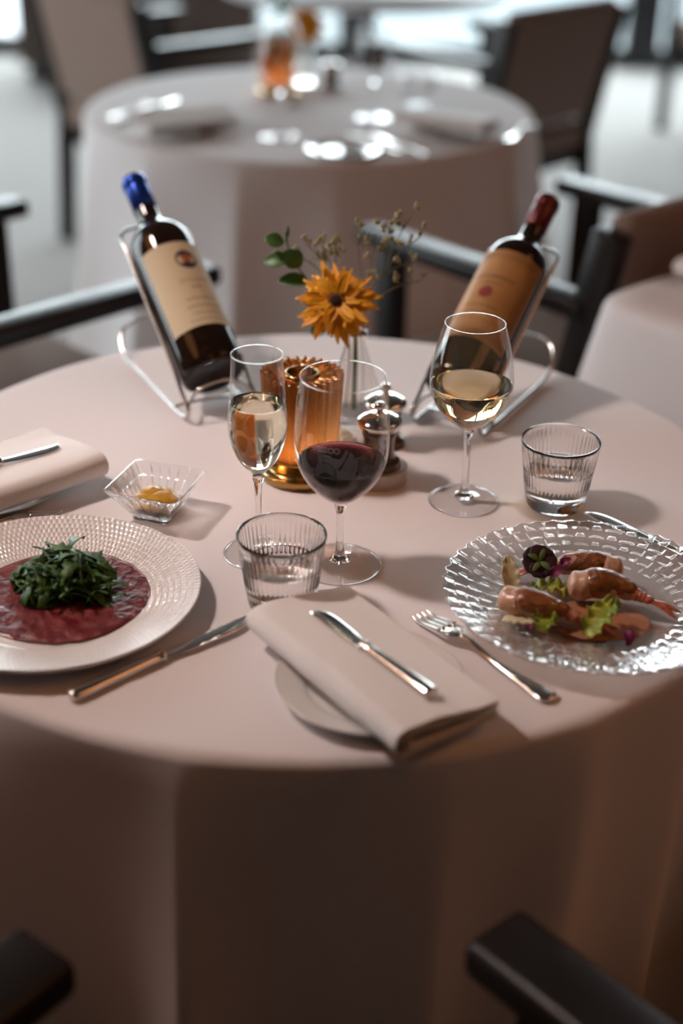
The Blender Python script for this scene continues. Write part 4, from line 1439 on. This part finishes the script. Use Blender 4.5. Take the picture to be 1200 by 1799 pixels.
def cradle(label, M, el):
    t = thing('bottle_cradle', label, 'bottle holder', M=M)
    hw_ = 0.0425
    ca, sa = cos(el), sin(el)
    def ax(a_, n_=0.0):
        return (0.012 + ca * a_ - sa * n_ * -1 * -1, 0.045 + sa * a_ + ca * n_)
    side = [ax(0.205, -0.004), ax(0.15, -0.004), ax(0.08, -0.004), ax(0.02, -0.004), ax(-0.012, -0.008), (-0.010, 0.020), (-0.008, 0.0095), (0.0, 0.0045), (0.014, 0.0031), (0.05, 0.0031), (0.12, 0.0031), (0.175, 0.0031)]
    rearL = [(0.200, 0.006), (0.222, 0.018), (0.232, 0.030)]
    pts = []
    # over the top loop, passing beneath the neck
    top = [(-hw_, *ax(0.205, -0.004)), (-hw_ * 0.98, *ax(0.218, -0.006)), (-hw_ * 0.8, *ax(0.231, -0.010)), (-hw_ * 0.45, *ax(0.239, -0.016)), (0, *ax(0.242, -0.0185)), (hw_ * 0.45, *ax(0.239, -0.016)), (hw_ * 0.8, *ax(0.231, -0.010)), (hw_ * 0.98, *ax(0.218, -0.006))]
    right_ = [(hw_, y, z) for y, z in side]
    rear = [(hw_, 0.200, 0.006), (hw_ * 0.97, 0.220, 0.017), (hw_ * 0.78, 0.235, 0.030), (hw_ * 0.4, 0.242, 0.036), (0, 0.243, 0.038), (-hw_ * 0.4, 0.242, 0.036), (-hw_ * 0.78, 0.235, 0.030), (-hw_ * 0.97, 0.220, 0.017), (-hw_, 0.200, 0.006)]
    left_ = [(-hw_, y, z) for y, z in reversed(side)]
    loop = top + right_ + rear + left_[:-1]
    loop = smooth_prof(loop + [loop[0]], 5)[:-1]
    MB().add(tube(loop, 0.0023, 12, True)).build('wire_loop', CHROME, t)
    # arch that stops the base, and two cross wires
    arch = [(-hw_, -0.0085, 0.012), (-hw_ * 0.92, -0.006, 0.024), (-hw_ * 0.62, -0.006, 0.040), (0, -0.007, 0.047), (hw_ * 0.62, -0.006, 0.040), (hw_ * 0.92, -0.006, 0.024), (hw_, -0.0085, 0.012)]
    MB().add(tube(smooth_prof(arch, 6), 0.0021, 10)).build('base_arch', CHROME, t)
    MB().add(tube([(-hw_, 0.033, 0.0062), (0, 0.033, 0.0082), (hw_, 0.033, 0.0062)], 0.0021, 10)).build('cross_wire', CHROME, t)
    return t


cradle('chrome wire cradle holding the blue-capped bottle', ML, EL_B)
cradle('chrome wire cradle holding the red-capped bottle', MR, EL_B - radians(2))


# ------------------------------------------------------------------ the set table behind
bz = T
bread_plate('small white plate under the napkin on the far table, near the armchair by the sideboard', (-0.345, 2.925, bz), 0.085)
napkin('folded napkin on the far table beside the glowing lantern, near its edge', (-0.335, 2.94), radians(-62), 0.115, 0.20)
bread_plate('small white plate under the napkin on the far table, beside the low tumbler', (0.215, 2.965, bz), 0.085)
napkin('folded napkin on the far table beside the low tumbler', (0.205, 2.985), radians(62), 0.115, 0.20)
pb = thing('side_plate', 'bright empty side plate reflecting the window at the near edge of the far table', 'plate', (-0.012, 2.79, bz))
MB().add(lathe(smooth_prof([(0, 0.003), (0.05, 0.003), (0.068, 0.0075), (0.072, 0.0085), (0.070, 0.0065), (0.05, 0.0005), (0, 0.0005)], 4), 64)).build('dish', pr('glazed_white', (0.8, 0.8, 0.8), 0.08, coat=1.0), pb)
knife('butter_knife', 'butter knife on the napkin of the far table near the lantern', (-0.43, 2.93, bz + 0.0345), radians(62), 0.14, 0.46, bw=0.0095)
knife('dinner_knife', 'dinner knife lying on the far table beside the bright side plate', (0.15, 2.75, bz), radians(122), 0.20)
knife('dinner_knife', 'dinner knife lying on the far table behind the napkin near the lantern', (-0.49, 2.98, bz), radians(50), 0.20)
fork('dinner_fork', 'fork lying on the far table between the bright side plate and the napkin', (0.10, 2.78, bz), radians(128), 0.17)
fork('dinner_fork', 'fork lying at the far table edge nearest the armchair arm', (-0.505, 3.02, bz), radians(62), 0.17)
fork('dinner_fork', 'fork lying on the far table past the napkin beside the low tumbler', (0.32, 2.90, bz), radians(65), 0.16)
FG = [(0.0030, 0.081), (0.0100, 0.085), (0.0200, 0.093), (0.0325, 0.106), (0.0400, 0.122), (0.0420, 0.135), (0.0402, 0.152), (0.0355, 0.176), (0.0297, 0.196)]
wine_glass('wine_glass', 'empty stemmed wine glass in front of the glowing lantern on the far table', (-0.140, 2.90, bz), [(r * 1.1, z * 1.15) for r, z in FG], 0.0036, 0.038, n=40)
wine_glass('wine_glass', 'empty stemmed wine glass standing by itself on the far table beyond the side plate', (0.050, 3.09, bz), FG, 0.0036, 0.036, n=40)
tw = thing('low_tumbler', 'clear empty water tumbler on the far table near the glazing side', 'glass', (0.150, 3.20, bz))
MB().add(lathe([(0, 0.001), (0.030, 0.001), (0.0405, 0.0735), (0.0392, 0.0735), (0.0285, 0.010), (0, 0.010)], 48)).build('glass_wall', THIN, tw)
lantern('copper lantern glowing on the far table in front of its yellow flower', (-0.165, 3.315, bz))
VB2 = Vector((-0.110, 3.455, bz))
vase('clear bud vase on the far table behind its lantern', VB2)
gerbera('blurred yellow flower on the far table behind its lantern', VB2 + Vector((0, 0, 0.010)), (-0.104, 3.400, bz + 0.142), (0.0, -0.85, 0.5), 0.050, 9)
leaf_sprig('blurred leafy sprig on the far table leaning over its lantern', VB2 + Vector((-0.007, 0.001, 0.012)),
           [VB2 + Vector((-0.007, 0.001, 0.012)), (-0.118, 3.456, bz + 0.105), (-0.150, 3.44, bz + 0.17), (-0.175, 3.40, bz + 0.20)],
           [((-0.180, 3.40, bz + 0.20), (-0.9, 0, 0.3), 0.03, 0.011, (0, -0.8, 0.6)), ((-0.158, 3.40, bz + 0.19), (0.5, 0, 0.6), 0.03, 0.011, (0, -0.8, 0.6)),
            ((-0.165, 3.40, bz + 0.165), (-0.9, 0, -0.2), 0.03, 0.011, (0, -0.7, 0.7)), ((-0.145, 3.40, bz + 0.185), (0.2, 0, 0.9), 0.03, 0.010, (0, -0.9, 0.3))])
mill('silver-capped mill on the far table beside the yellow flower', (-0.045, 3.40, bz))
sd2 = thing('salt_dish', 'little dish of white salt on the far table before its lantern', 'dish', (-0.130, 3.20, bz))
MB().add(lathe(smooth_prof([(0, 0.001), (0.014, 0.001), (0.020, 0.008), (0.0215, 0.013), (0.0205, 0.013), (0.0185, 0.008), (0.012, 0.0035), (0, 0.003)], 4), 40)).build('bowl', CHINA_MATT, sd2)
c_ = bpy.data.objects['salt'].copy(); COL.objects.link(c_); c_.parent = sd2
# the square table's napkin
bread_plate('small white plate on the square table at the edge', (0.575, 2.005, bz), 0.078)
napkin('folded white napkin on the square table beside the red-capped bottle', (0.575, 2.005), radians(40), 0.11, 0.16)
